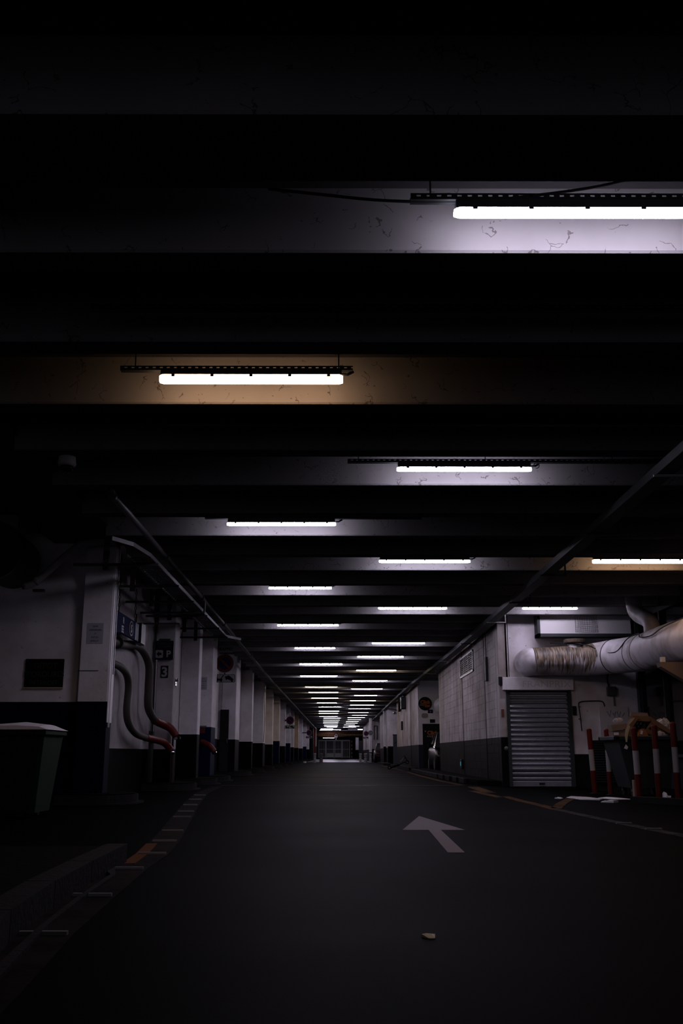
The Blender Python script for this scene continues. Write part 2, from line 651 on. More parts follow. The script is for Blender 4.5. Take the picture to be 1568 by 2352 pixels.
# the wide trimmer beam over the near bay and the edge beam on the left
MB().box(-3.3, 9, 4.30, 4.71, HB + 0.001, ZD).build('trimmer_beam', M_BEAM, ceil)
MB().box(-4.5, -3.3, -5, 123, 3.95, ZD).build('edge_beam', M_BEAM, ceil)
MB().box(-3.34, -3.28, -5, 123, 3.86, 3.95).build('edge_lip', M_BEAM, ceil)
# joints in the deck seen from the camera bay
MB().box(-0.62, -0.58, 2.0, 3.4, ZD - 0.02, ZD + 0.01).build('deck_joint', M_DARK, ceil)
MB().box(1.10, 1.14, 2.0, 3.4, ZD - 0.02, ZD + 0.01).build('deck_joint', M_DARK, ceil)

# ------------------------------------------------------------------ the setting: left side
PIL = [  # X right edge, width, y front, y back, material, label detail
    (-3.50, 0.46, 15.10, 15.42, M_NAVY), (-3.40, 0.36, 20.48, 21.07, M_RECESS), (-3.40, 0.45, 24.17, 24.60, M_PILLAR),
    (-3.40, 0.36, 26.80, 27.70, M_BLUEPIL), (-3.40, 0.48, 33.10, 34.40, M_PILLAR), (-3.40, 0.48, 39.40, 39.9, M_PILLAR),
    (-3.40, 0.46, 45.30, 46.6, M_PILLAR), (-3.40, 0.45, 51.80, 52.3, M_PILLAR), (-3.40, 0.36, 57.70, 58.3, M_BLUEPIL),
    (-3.40, 0.38, 64.20, 64.8, M_PILLAR), (-3.40, 0.38, 70.80, 71.4, M_BLUEPIL), (-3.40, 0.4, 76.5, 77.2, M_PILLAR),
    (-3.40, 0.4, 85.2, 86.2, M_CREAM), (-3.40, 0.4, 95.0, 96.0, M_PILLAR), (-3.40, 0.4, 106.5, 107.3, M_BLUEPIL),
    (-3.40, 0.4, 116.5, 117.3, M_PILLAR)]
PD = ['wide white pillar with navy lower half, nearest on the left', 'white pillar carrying the blue parking sign and the number 3',
      'plain white pillar just behind the one numbered 3', 'white pillar with a blue plinth and red hose end',
      'white pillar beside the round no-parking sign', 'white pillar just behind the no-parking signs',
      'white pillar with loose cables hanging down its edge', 'dull white pillar in front of a blue-footed one',
      'white pillar with blue foot, second blue-footed pillar on the left', 'cream-lit pillar in front of the far no-parking sign',
      'pillar with blue foot behind the far no-parking sign', 'white pillar, twelfth from the camera on the left',
      'cream white pillar, thirteenth from the camera on the left', 'white pillar, fourteenth from the camera on the left',
      'blue-footed pillar near the far end on the left', 'last white pillar before the red portal on the left']
for (x, wd, y0, y1, m_), lab in zip(PIL, PD):
    p = thing('pillar', lab, 'pillar', (x - wd / 2, (y0 + y1) / 2, 0), 'pillars along the left side')
    MB().box(x - wd, x, y0, y1, 0, 3.95, bev=0.012).build('shaft', m_, p)
    n = 10
    L, R, y0b, y1b = x - wd - 0.1, x + 0.50, y0 - 0.55, y1 + 0.45
    yc, hr = (y0b + y1b) / 2, (y1b - y0b) / 2
    out = [(L, y1b), (L, y0b)] + [(R - 0.45 + 0.45 * math.cos(a), yc + hr * math.sin(a)) for a in
                                  [-PI / 2 + PI * i / n for i in range(n + 1)]]
    out = out[::-1]
    out = out[::-1]
    k = MB()
    k.rings([[(a, b, z) for a, b in out] for z in (0.0, 0.13)])
    kb = k.build('kerb_island', M_KERB, p)
    ins = [(x_ + (0.03 if x_ < L + 0.01 else -0.03), y_ + (0.03 if y_ < yc else -0.03)) for x_, y_ in out]
    MB().rings([[(a, b, 0.131) for a, b in ins], [(a, b, 0.145) for a, b in ins]]).build('kerb_top', M_SLAB, p)
    o_ = [(x_ + (0.07 if x_ > L + 0.01 else 0), y_ + (-0.08 if y_ < yc else 0.08)) for x_, y_ in out]
    MB().rings([[(a, b, 0.0) for a, b in o_], [(a, b, 0.022) for a, b in o_]]).build('gutter_edge', M_KERB, p)

# first bay cross wall, faces the camera
wl = struct('wall_left_front', box(-9, -3.96, 15.22, 15.42, 0, 4.1), M_NAVY)
MB().box(-3.975, -3.962, 15.205, 15.222, 0.0, 3.9).build('movement_joint', M_DARK, wl)
MB().box(-3.97, -3.66, 15.088, 15.10, 1.94, 1.947).build('hairline_joint', M_DARK, wl)
struct('wall_left_side_near', box(-4.1, -3.86, 15.42, 20.48, 0, 3.95), M_RECESS)
struct('wall_left_side', box(-4.1, -3.86, 20.48, 32.0, 0, 3.95), M_WALLL)
struct('wall_left_side_far', box(-4.1, -3.86, 33.1, 123, 0, 3.95), M_WALLL)
# recess with a dark door between the fourth and the fifth pillar
struct('wall_left_recess', box(-5.2, -3.75, 34.4, 34.5, 0, 3.95), M_PILLAR)
d = struct('door_1', box(-3.90, -3.62, 33.0, 33.08, 0.12, 2.12), M_DARK)
MB().box(-3.66, -3.64, 32.96, 33.0, 1.05, 1.2).build('door_handle', M_STEEL, d)
struct('wall_far_left', box(-9, -4.1, 15.42, 15.6, 0, 4.1), M_DARK)

MATS_PALE = mat('pale_steel_paint', (0.8, 0.77, 0.82), 0.5)
# steel angle protecting the edge of the first pillar
g = thing('corner_guard', 'pale steel angle strip up the edge of the nearest left pillar', 'corner guard', (-3.46, 15.3, 1.4))
MB().box(-3.499, -3.478, 15.20, 15.23, 1.10, 3.9).build('angle_rib', M_WHITE, g)
MB().box(-3.499, -3.488, 15.11, 15.40, 1.17, 3.9).build('angle_face', MATS_PALE, g)
MB().tube([(-3.48, 15.3, 1.9), (-3.48, 15.3, 3.9)], 0.006).build('thin_cable', M_DARK, g)

# ------------------------------------------------------------------ the setting: right side
XR = 3.63
YW = 22.45
# block wall (long side wall of the shutter unit)
wr = struct('wall_right', box(XR + 0.005, XR + 0.22, YW + 0.02, 36.0, 0, 3.95), M_BLOCK)
blk = MB()
random.seed(3)
bh = 0.2
for r_ in range(19):
    z = 0.12 + r_ * bh
    off = 0.25 if r_ % 2 else 0.0
    y = YW + 0.35 - off
    while y < 36.0:
        a, b = max(y, YW + 0.35), min(y + 0.5, 36.0)
        if b - a > 0.06:
            j = random.uniform(0, 0.0025)
            blk.box(XR - j, XR + 0.03, a + 0.003, b - 0.003, z + 0.003, min(z + bh - 0.003, 3.93))
        y += 0.5
blk.build('block_courses', M_BLOCK, wr, kind='stuff')
struct('wall_right_corner', box(XR, XR + 0.22, YW, YW + 0.35, 0, 3.95, bev=0.012), M_BLOCK)
for yy in (24.6, 29.1):
    MB().box(XR - 0.012, XR, yy, yy + 0.018, 0.1, 3.9).build('conduit_line', M_DARK, wr)
# shutter wall, faces the camera
SX0, SX1, SZ = 3.80, 5.22, 2.10
ws = struct('wall_right_front', MB().box(XR + 0.2, SX0, YW, YW + 0.25, 0, 3.95).box(SX1, 6.95, YW, YW + 0.25, 0, 4.15)
            .box(SX0, SX1, YW, YW + 0.25, SZ, 3.95), M_SHUTW)
MB().box(3.86, 3.875, YW - 0.004, YW, 2.4, 3.9).build('crack_line', M_DARK, ws)
# click-and-eat front and the stepped walls behind it
struct('wall_right_shop', box(3.38, 6.6, 42.5, 42.7, 0, 3.95), paint_wall('shop_paint', 1.07, (0.03, 0.03, 0.05), dirt=0.15))
wb = struct('wall_right_second', box(3.38, 3.58, 42.7, 58.0, 0, 3.95), M_BLOCK)
blk = MB()
for r_ in range(5, 19):
    z = 0.12 + r_ * bh
    y = 42.72 + (0.25 if r_ % 2 else 0)
    while y < 57.5:
        blk.box(3.376, 3.39, y + 0.004, y + 0.496, z + 0.004, z + bh - 0.004)
        y += 0.5
blk.build('block_courses', M_BLOCK, wb, kind='stuff')
MB().box(3.355, 3.372, 46.6, 46.63, 0.1, 3.9).build('conduit_line', M_DARK, wb)
struct('wall_right_return', box(3.24, 4.4, 66.0, 66.2, 0, 3.95), M_PILLAR)
struct('wall_right_third', box(3.24, 3.44, 66.2, 78.3, 0, 3.95), M_BLOCK)
struct('wall_right_recess_back', box(2.98, 6.0, 90.0, 90.2, 0, 3.95), M_BLOCK)
struct('wall_right_recess_side', box(5.0, 5.2, 78.3, 90, 0, 3.95), M_BLOCK)
struct('wall_right_fourth', box(2.98, 3.18, 90.2, 120.9, 0, 3.95), M_BLOCK)
p = thing('pillar', 'slim white pillar at the far end of the right side', 'pillar', (2.8, 88, 0), None)
MB().box(2.70, 2.93, 88.0, 88.4, 0, 3.95, bev=0.01).build('shaft', paint_wall('far_pil', 0.8, LOW), p)
p = thing('pillar', 'white pillar strip projecting from the right wall behind the grey door', 'pillar', (3.2, 68.6, 0), None)
MB().box(3.08, 3.24, 68.5, 69.0, 0, 3.95, bev=0.01).build('shaft', M_PILLAR, p)
# glazed dark shopfront on the far right
gw = struct('window_1', box(6.74, 6.80, 12, YW, 0.70, 3.6), M_GLASS)
for yy in (13.0, 15.0, 17.0, 18.7, 20.3, 22.0):
    MB().box(6.66, 6.74, yy, yy + 0.05, 0.70, 3.6).build('mullion', M_RAIL, gw)
MB().box(6.62, 6.76, 12, YW, 0.64, 0.70).build('window_sill', M_RAIL, gw)
struct('wall_right_sill', box(6.68, 6.9, 12, YW, 0, 0.64), M_DARK)
struct('wall_right_head', box(6.68, 6.9, 12, YW, 3.6, 4.1), M_DARK)
struct('wall_right_far', box(8.8, 9.0, -5, 12, 0, 4.1), M_DARK)
struct('wall_left_far', box(-9.0, -8.8, -5, 15.2, 0, 4.1), M_DARK)

# sidewalk along the right block wall
sw = struct('trim_1', MB().prism([(3.63, 22.6), (3.63, 41.5), (3.0, 41.5), (2.92, 40.8), (2.92, 30.0), (3.02, 25.8), (3.2, 23.4)][::-1],
                                 'z', 0, 0.12), M_SLAB)
for i in range(12):
    a = 24.6 + i * 1.3
    if a > 40:
        break
    xk = 2.92 if a > 30 else 2.92 + 0.12 * (30 - a) / 4.2
    MB().box(xk - 0.04, xk + 0.10, a, a + 1.28, 0, 0.128, bev=0.01).build('kerbstone', M_KERB, sw)
sw2 = struct('trim_2', box(2.98, 3.38, 43, 58, 0, 0.12), M_KERB)
sw3 = struct('trim_3', box(2.75, 3.24, 62, 71, 0, 0.12), M_KERB)
sw4 = struct('trim_4', MB().prism([(5.3, 14.55), (6.68, 13.4), (6.68, YW), (5.3, YW), (4.7, 15.4)], 'z', 0, 0.03), M_SLAB)
sw5 = struct('trim_5', MB().prism([(4.35, 15.2), (5.2, 13.9), (6.2, 12.9), (6.2, 13.1), (5.3, 14.15), (4.5, 15.4)], 'z', 0, 0.09), M_KERB)
# left kerbed island in the foreground
kp = [(-1.47, 6.98), (-1.44, 5.9), (-1.40, 5.0), (-1.32, 4.1), (-1.17, 3.2), (-0.97, 2.4), (-9, 2.4), (-9, 7.0)]
kl = struct('trim_6', MB().prism(kp[::-1], 'z', 0, 0.11), M_SLAB)
edge = [(-1.45, 7.0), (-1.42, 5.9), (-1.38, 5.0), (-1.30, 4.1), (-1.15, 3.2), (-0.95, 2.4)]
for i in range(len(edge) - 1):
    (xa, ya), (xb, yb) = edge[i], edge[i + 1]
    d_ = Vector((xb - xa, yb - ya)).normalized()
    nrm = Vector((-d_.y, d_.x))
    q = [(xa, ya), (xb, yb), (xb - nrm.x * -0.0, yb), (xa, ya)]
    pts = [(xa + nrm.x * 0.02 + d_.x * .006, ya + nrm.y * 0.02 + d_.y * .006), (xb + nrm.x * 0.02 - d_.x * .006, yb + nrm.y * 0.02 - d_.y * .006),
           (xb - nrm.x * 0.12 - d_.x * .006, yb - nrm.y * 0.12 - d_.y * .006), (xa - nrm.x * 0.12 + d_.x * .006, ya - nrm.y * 0.12 + d_.y * .006)]
    MB().rings([[(a, b, 0) for a, b in pts], [(a, b, 0.125) for a, b in pts]]).build('kerbstone', M_KERB, kl)
gp = [(-1.45, 6.55), (-1.32, 6.2), (-1.27, 5.2), (-1.21, 4.4), (-1.1, 3.4), (-1.0, 3.4), (-1.13, 4.4), (-1.19, 5.2), (-1.24, 6.2), (-1.33, 6.6)]
gp = [(x - 0.04 if i < 5 else x - 0.09, y) for i, (x, y) in enumerate(gp)]
struct('trim_7', MB().prism(gp[::-1], 'z', 0, 0.02), M_KERB)

# transverse floor joints and drains
for i, (yy, wd, x0, x1) in enumerate(((23.3, 0.10, -2.7, 2.9), (31.2, 0.05, -2.7, 2.7), (38.9, 0.10, -2.7, 2.7), (78.6, 0.25, -2.8, 2.8))):
    dgr = thing('floor_drain', 'narrow dark channel drain crossing the roadway, %s from the camera' % ORD[i], 'drain', ((x0 + x1) / 2, yy, 0),
                'channel drains across the roadway')
    MB().box(x0, x1, yy, yy + wd, 0.0, 0.004).build('drain_grate', M_BLACK, dgr)
    MB().box(x0, x1, yy - 0.02, yy, 0.0, 0.006).box(x0, x1, yy + wd, yy + wd + 0.02, 0.0, 0.006).build('drain_frame', M_RAIL, dgr)
struct('trim_8', box(-2.6, 2.7, 81, 118, 0.0, 0.02), mat('smooth_concrete_apron', (0.04, 0.038, 0.042), 0.35, var=0.2, vscale=0.6))

# ------------------------------------------------------------------ road markings
ar = MB().prism([(0.947, 12.02), (0.616, 9.88), (0.868, 9.88), (0.813, 7.68), (0.94, 7.68), (0.985, 9.88), (1.215, 9.88)], 'z', 0.0, 0.004)
tag(ar.build('road_arrow', M_ARROW), 'faded white painted arrow on the asphalt pointing up the lane', 'road marking')


def strip(pts, wd, m, name, label, cat='road marking', z=0.004):
    a, b = [], []
    for i, (x, y) in enumerate(pts):
        x0, y0 = pts[max(0, i - 1)]
        x1, y1 = pts[min(len(pts) - 1, i + 1)]
        t = Vector((x1 - x0, y1 - y0)).normalized()
        n_ = Vector((-t.y, t.x)) * wd / 2
        a.append((x + n_.x, y + n_.y))
        b.append((x - n_.x, y - n_.y))
    vs, fs = [], []
    n = len(pts)
    for z_ in (0.0005, z):
        vs += [(p_[0], p_[1], z_) for p_ in a] + [(p_[0], p_[1], z_) for p_ in b]
    for i in range(n - 1):
        fs.append((2 * n + i, 3 * n + i, 3 * n + i + 1, 2 * n + i + 1))
        fs.append((i, i + 1, n + i + 1, n + i))
        fs.append((i, 2 * n + i, 2 * n + i + 1, i + 1))
        fs.append((n + i, n + i + 1, 3 * n + i + 1, 3 * n + i))
    return tag(MB().add(vs, fs).build(name, m), label, cat)


lane = [(-1.02, 2.4), (-1.10, 3.3), (-1.20, 4.28), (-1.27, 5.39), (-1.34, 6.6), (-1.36, 7.55), (-1.45, 8.6), (-1.57, 9.73), (-1.80, 11.8),
        (-2.10, 14.5), (-2.5, 18.5), (-2.68, 22.5)]
strip(lane, 0.24, M_FADE, 'lane_line', 'worn brownish lane line crossed by short metal bars along the left')
strip([(-1.40, 6.9), (-1.44, 7.6), (-1.52, 8.4)], 0.09, worn_paint('orange_patch', (0.10, 0.042, 0.018), keep=0.7, scale=9), 'paint_patch', 'short ochre paint patch on the left lane line', z=0.007)
bars = lane[2:9] + [(-1.92, 12.9), (-2.10, 14.5), (-2.27, 16.2), (-2.42, 17.8)]
for i, (x, y) in enumerate(bars):
    r_ = MB().prism([(y - 0.018, 0.0), (y - 0.012, 0.018), (y + 0.012, 0.018), (y + 0.018, 0.0)], 'x', x - 0.10, x + 0.10)
    o = r_.build('rumble_bar', M_STUD)
    tag(o, 'short raised metal bar on the left lane line, %s from the camera' % ORD[i], 'road stud', 'metal bars on the left lane line')
strip([(2.84, 17.4), (2.83, 15.9), (2.87, 14.6), (2.86, 13.5)], 0.15, M_YELLOW, 'parking_line', 'ochre parking line running toward the rubbish corner')
strip([(2.86, 13.5), (2.93, 11.8), (3.03, 10.0), (3.15, 8.6)], 0.14, M_WSTRIP, 'parking_line', 'faded pale line continuing the ochre line to the right edge')
strip([(2.92, 13.7), (3.25, 14.9), (3.78, 16.6)], 0.15, M_YELLOW, 'parking_line', 'ochre branch line pointing at the litter by the bin')
strip([(2.95, 22.3), (2.88, 20.5), (2.82, 19.0)], 0.24, M_YELLOW, 'parking_line', 'worn ochre line starting at the kerb before the block wall')
strip([(2.62, 20.0), (2.66, 18.4), (2.72, 17.0)], 0.16, M_YELLOW, 'parking_line', 'patchy ochre scrape beside the kerb line on its lane side')
strip([(2.72, 40), (2.66, 34), (2.72, 27), (2.85, 23.5)], 0.14, M_YELLOW, 'kerb_line', 'worn yellow line along the right kerb of the block wall')
strip([(2.60, 62), (2.66, 52), (2.74, 43)], 0.16, M_YELLOW, 'kerb_line', 'worn yellow line by the kerb beneath the fallen scooter')
for i, (x, y) in enumerate(((2.98, 10.7), (3.04, 9.9))):
    o = box(x - 0.08, x + 0.08, y - 0.02, y + 0.02, 0.003, 0.018).build('rumble_bar', M_STUD)
    tag(o, 'small metal bar on the pale line at right, %s one' % ('farther', 'nearer')[i], 'road stud', 'metal bars on the right line')


# ------------------------------------------------------------------ tube lamps
def emis(name, col, s):
    m = bpy.data.materials.new(name)
    m.use_nodes = True
    nt = m.node_tree
    nt.nodes.remove(nt.nodes['Principled BSDF'])
    e = nt.nodes.new('ShaderNodeEmission')
    e.inputs[0].default_value = (*col, 1)
    e.inputs[1].default_value = s
    nt.links.new(e.outputs[0], nt.nodes['Material Output'].inputs[0])
    return m


E_W = emis('cool_tube_light', WHITE_LAMP, L_WHITE)
E_D = emis('dim_tube_light', WHITE_LAMP, L_WHITE * 0.55)
E_Y = emis('warm_tube_light', WARM_LAMP, L_WARM)
E_S = emis('soft_warm_tube_light', (1.0, 0.78, 0.6), L_WHITE * 0.8)
EM = {'w': E_W, 'd': E_D, 'y': E_Y, 's': E_S}
LM = {}


def lamp_meshes(Ln, kind):
    """local space: x along the tube, centred, z=0 at the middle of the diffuser"""
    key = (Ln, kind)
    if key in LM:
        return LM[key]
    big = kind == 'y'
    hw, dz = (0.055, 0.055) if big else (0.04, 0.036)
    e = 0.03

    def sect(x, k, prof):
        return [(x, a * k, b * (0.75 + 0.25 * k)) for a, b in prof]
    dp = [(-hw, dz / 2), (-hw * 0.95, -dz * 0.2), (-hw * 0.6, -dz / 2), (hw * 0.6, -dz / 2), (hw * 0.95, -dz * 0.2), (hw, dz / 2)]
    hp = [(-hw * 1.05, dz / 2), (hw * 1.05, dz / 2), (hw * 0.85, dz / 2 + 0.055), (-hw * 0.85, dz / 2 + 0.055)]
    out = {}
    h = Ln / 2
    out['diffuser'] = (MB().rings([sect(-h, 0.5, dp), sect(-h + e, 1, dp), sect(h - e, 1, dp), sect(h, 0.5, dp)]), EM[kind])
    out['housing'] = (MB().rings([[(x, a * k, b) for a, b in hp] for x, k in ((-h + 0.01, 0.8), (-h + 0.05, 1), (h - 0.05, 1), (h - 0.01, 0.8))]), M_HOUSING)
    out['clip'] = (MB().prism([(-hw * 1.12, dz * .12), (-hw * 1.0, dz * .12), (-hw * 1.0, dz / 2 + .02), (-hw * .8, dz / 2 + .05), (hw * .8, dz / 2 + .05), (hw * 1.0, dz / 2 + .02), (hw * 1.0, dz * .12), (hw * 1.12, dz * .12), (hw * 1.12, dz / 2 + .025), (hw * .85, dz / 2 + .058), (-hw * .85, dz / 2 + .058), (-hw * 1.12, dz / 2 + .025)], 'x', -0.014, 0.014), M_HOUSING)
    out['end_gland'] = (MB().tube([(h - 0.02, 0, dz / 2 + 0.02), (h + 0.04, 0, dz / 2 + 0.02), (h + 0.09, 0.01, dz / 2 + 0.05)], 0.012, 6), M_BLACK)
    res = {}
    for k, (mb, m_) in out.items():
        me = bpy.data.meshes.new(k)
        me.from_pydata(mb.v, [], mb.f)
        me.materials.append(m_)
        res[k] = me
    LM[key] = res
    return res


def kid(name, me, parent, loc=(0, 0, 0)):
    o = bpy.data.objects.new(name, me)
    C.objects.link(o)
    o.parent = parent
    o.location = loc
    return o


def perforated_rail(Ln, slots=True):
    """slotted steel strut: box rail with a row of slots cut as recesses (built as gaps between webs)"""
    mb = MB()
    mb.box(-Ln / 2, Ln / 2, -0.03, 0.03, 0.0, 0.012)
    mb.box(-Ln / 2, Ln / 2, -0.03, -0.026, 0.012, 0.018)
    mb.box(-Ln / 2, Ln / 2, -0.03, -0.026, 0.030, 0.040)
    x = -Ln / 2
    while x < Ln / 2:
        mb.box(x, min(x + 0.035, Ln / 2), -0.03, -0.026, 0.018, 0.030)
        x += 0.06
    mb.box(-Ln / 2, Ln / 2, 0.026, 0.03, 0.012, 0.040)
    return mb


def lamp(x, y, Ln, kind, label, group, detail=2, rail=None, z=None):
    """x,y centre of the tube; detail 2 = near, 1 = middle distance, 0 = far"""
    zc = HB + 0.075 if z is None else z
    t = thing('tube_light', label, 'ceiling light', (x, y, zc), group)
    me = lamp_meshes(Ln, kind)
    kid('diffuser', me['diffuser'], t)
    kid('housing', me['housing'], t)
    if detail >= 1:
        for i in range(5):
            kid('clip', me['clip'], t, (-Ln / 2 + 0.12 + i * (Ln - 0.24) / 4, 0, 0))
        kid('end_gland', me['end_gland'], t)
    if rail:
        a, b = rail
        rl = perforated_rail(b - a)
        rl.v = [(vx + (a + b) / 2, vy + y, vz + zc + 0.075) for vx, vy, vz in rl.v]
        r_ = rl.build('mounting_rail', M_RAIL, t)
        n = max(2, int((b - a) / 1.4) + 1)
        for i in range(n):
            hx = a + 0.12 + i * (b - a - 0.24) / (n - 1)
            MB().tube([(hx, y, zc + 0.1), (hx, y, ZD)], 0.006, 5).build('hanger_rod', M_RAIL, t)
    else:
        for sx in (-0.35, 0.35):
            MB().tube([(x + sx * Ln, y, zc + 0.05), (x + sx * Ln, y, ZD if y < 124 else 4.3)], 0.006, 5).build('hanger_rod', M_RAIL, t)
    return t


# (x0, x1, y, length, colour) measured along the lane; left row then right row
LEFT = [(-1.54, 0.06, 7.80, 1.55, 'y'), (-1.55, -0.03, 13.20, 1.5, 'w'), (-1.34, -0.13, 18.60, 1.2, 'w'), (-1.50, 0.0, 24.00, 1.5, 'w'),
        (-1.31, -0.10, 29.4, 1.2, 'w'), (-1.38, 0.14, 35.4, 1.5, 'w'), (-1.55, -0.05, 40.4, 1.5, 'w'), (-1.57, -0.05, 47.0, 1.5, 's'),
        (-1.53, -0.02, 51.9, 1.5, 's'), (-1.51, -0.03, 57.2, 1.5, 's'), (-1.33, -0.11, 62.6, 1.2, 'w'), (-1.32, 0.18, 68.1, 1.5, 'w'),
        (-1.50, 0.10, 74.9, 1.5, 'd'), (-1.53, -0.04, 79.4, 1.5, 's'), (-1.61, -0.1, 85.8, 1.5, 'w'), (-1.34, 0.2, 90.7, 1.5, 'w'),
        (-1.42, 0.08, 95.9, 1.5, 'w'), (-1.5, 0.0, 101.2, 1.5, 'd'), (-1.56, -0.05, 105.6, 1.5, 'w'), (-1.6, -0.1, 112.2, 1.5, 'd'),
        (-1.6, -0.15, 117.4, 1.5, 'w'), (-1.4, -0.2, 121.9, 1.2, 'w')]
RIGHT = [(0.67, 2.23, 5.16, 1.55, 'w'), (0.64, 2.16, 10.50, 1.5, 'w'), (0.66, 2.18, 15.90, 1.5, 'w'), (0.85, 2.39, 21.30, 1.5, 'w'),
         (0.94, 2.48, 28.3, 1.5, 'w'), (0.61, 2.12, 32.4, 1.5, 'w'), (0.67, 2.19, 37.9, 1.5, 's'), (0.61, 2.11, 43.3, 1.5, 'w'),
         (0.63, 2.12, 49.4, 1.5, 'w'), (0.87, 2.06, 54.5, 1.2, 'w'), (0.71, 2.19, 60.2, 1.5, 's'), (0.77, 2.26, 65.6, 1.5, 'w'),
         (0.71, 2.25, 70.8, 1.5, 'w'), (0.74, 2.3, 77.5, 1.5, 'd'), (1.13, 2.36, 83.1, 1.2, 'w'), (0.81, 2.3, 88.5, 1.5, 'd'),
         (0.86, 2.09, 93.9, 1.2, 'w'), (0.73, 1.98, 99.3, 1.2, 'w'), (0.77, 1.95, 104.7, 1.2, 'w'), (0.63, 1.8, 112.8, 1.2, 'd'),
         (1.17, 2.39, 117.4, 1.2, 'w'), (0.56, 2.08, 122.0, 1.5, 'w')]
KN = {'w': 'cool white', 'd': 'dim white', 'y': 'warm amber', 's': 'warm white'}


def snap(y):
    """put each lamp just in front of the beam face behind it, as hung"""
    k = round((y + 0.38 - K0) / 1.35)
    return K0 + 1.35 * k - 0.38


for row, side in ((LEFT, 'left'), (RIGHT, 'right')):
    for i, (a, b, y, Ln, kd) in enumerate(row):
        zc = HB + 0.075 if y < 23 else HB + 0.045 if y < 50 else HB + 0.03
        yy = snap(y * (zc - 0.72) / 3.08) if y > 5.2 else y
        if i == 0:
            lab = ('warm amber tube light, the large one nearest on the left' if side == 'left' else
                   'big cool white tube light at the top right of the ceiling')
        else:
            lab = '%s tube light, %s from the camera in the %s row' % (KN[kd], ORD[i], side)
        rl = {('left', 0): (-1.85, 0.12), ('left', 1): (-1.85, 1.15), ('right', 0): (0.42, 2.7), ('right', 1): (0.10, 4.6),
              ('right', 2): (0.40, 1.9), ('left', 2): (-1.6, 0.2), ('left', 3): (-1.9, 0.9), ('right', 3): (0.8, 2.4)}.get((side, i))
        lamp((a + b) / 2, yy, Ln, kd, lab, 'tube lights in the %s row' % side, 2 if i < 4 else (1 if i < 8 else 0), rl, z=zc)
lamp(4.97, 15.90, 1.55, 'y', 'warm amber tube light over the right bay beyond the cable tray', None, 2, (3.7, 5.8))
lamp(4.62, 21.30, 1.2, 'w', 'cool white tube light above the roller shutter', None, 2, (3.8, 5.6))
lamp(4.3, 44.0, 1.2, 'w', 'cool white tube light half hidden behind the block wall', None, 0)
lamp(4.2, 80.0, 1.2, 'w', 'small white tube light over the far car on the right', None, 0, z=3.6)
lamp(-1.55, 126.0, 1.5, 'w', 'bright white tube light just past the red portal', None, 0, z=3.55)
lamp(-1.45, 125.4, 1.5, 'w', 'white tube light beside the bright one past the red portal', None, 0, z=3.68)
lamp(-1.35, 138.0, 1.5, 'w', 'lone low white tube light near the far gate', None, 0, z=2.75)
lamp(-0.4, 149.0, 1.5, 'w', 'unseen white tube light added behind the rusty pipe to brighten the gate', None, 0, z=4.1)  # lamp added out of view so the far gate is lit
lamp(3.6, 147.0, 1.5, 'w', 'white tube light added over the slate door to brighten the gate end', None, 0, z=4.1)  # extra lamp, added to brighten the surroundings of the gate

# unlit rails on the bare beams
for i, (a, b, y, z, n) in enumerate(((-1.75, 4.0, 6.40, HB + 0.04, 3), (-1.65, 4.0, 8.86, HB + 0.03, 3))):
    t = thing('empty_rail', 'dark empty strut hanging under the beams, %s warm lamp' % ('in front of the', 'behind the')[i], 'rail', ((a + b) / 2, y, z))
    rl = perforated_rail(b - a)
    rl.v = [(vx + (a + b) / 2, vy + y, vz + z) for vx, vy, vz in rl.v]
    rl.build('strut', M_BLACK, t)
    for j in range(n):
        hx = a + 0.3 + j * (b - a - 0.6) / (n - 1)
        MB().tube([(hx, y, z + 0.03), (hx, y, ZD)], 0.007, 5).build('hanger_rod', M_BLACK, t)
cb = MB().tube(smooth_path([(-0.42, 5.2, 3.98), (-0.1, 5.18, 3.93), (0.25, 5.16, 3.88), (0.65, 5.16, 3.87), (0.95, 5.16, 3.89), (1.3, 5.17, 3.94), (1.55, 5.18, 3.99), (1.8, 5.3, 4.12)]), 0.009, 6)
tag(cb.build('ceiling_cable', M_RAIL), 'thin black cable sagging along the rail of the top right lamp', 'cable')
o = MB().tube([(2.16 + 0.05 + 0.03 * math.cos(a), 10.5, HB + 0.12 + 0.03 * math.sin(a)) for a in [i * PI / 6 for i in range(13)]], 0.006, 6)
tag(o.build('cable_loop', M_RAIL), 'small cable loop at the right end of the third ceiling lamp', 'cable')

# ------------------------------------------------------------------ overhead trays and pipes
t = thing('cable_tray', 'long dark hanging cable tray running down the right side', 'cable tray', (3.38, 40, 3.55))
pth = [(3.40, 7.0), (3.40, 22.0), (3.36, 30.0), (3.15, 44), (3.1, 60), (3.1, 121)]
for i in range(len(pth) - 1):
    (xa, ya), (xb, yb) = pth[i], pth[i + 1]
    for dx, z0, z1, w_ in ((-0.09, 3.54, 3.64, 0.006), (0.09, 3.54, 3.64, 0.006), (0, 3.54, 3.546, 0.18)):
        mb = MB().rings([[(xa + dx - w_ / 2, ya, z0), (xa + dx + w_ / 2, ya, z0), (xa + dx + w_ / 2, ya, z1), (xa + dx - w_ / 2, ya, z1)],
                         [(xb + dx - w_ / 2, yb, z0), (xb + dx + w_ / 2, yb, z0), (xb + dx + w_ / 2, yb, z1), (xb + dx - w_ / 2, yb, z1)]])
        mb.build('side_rail' if dx else 'tray_floor', M_RAIL, t)
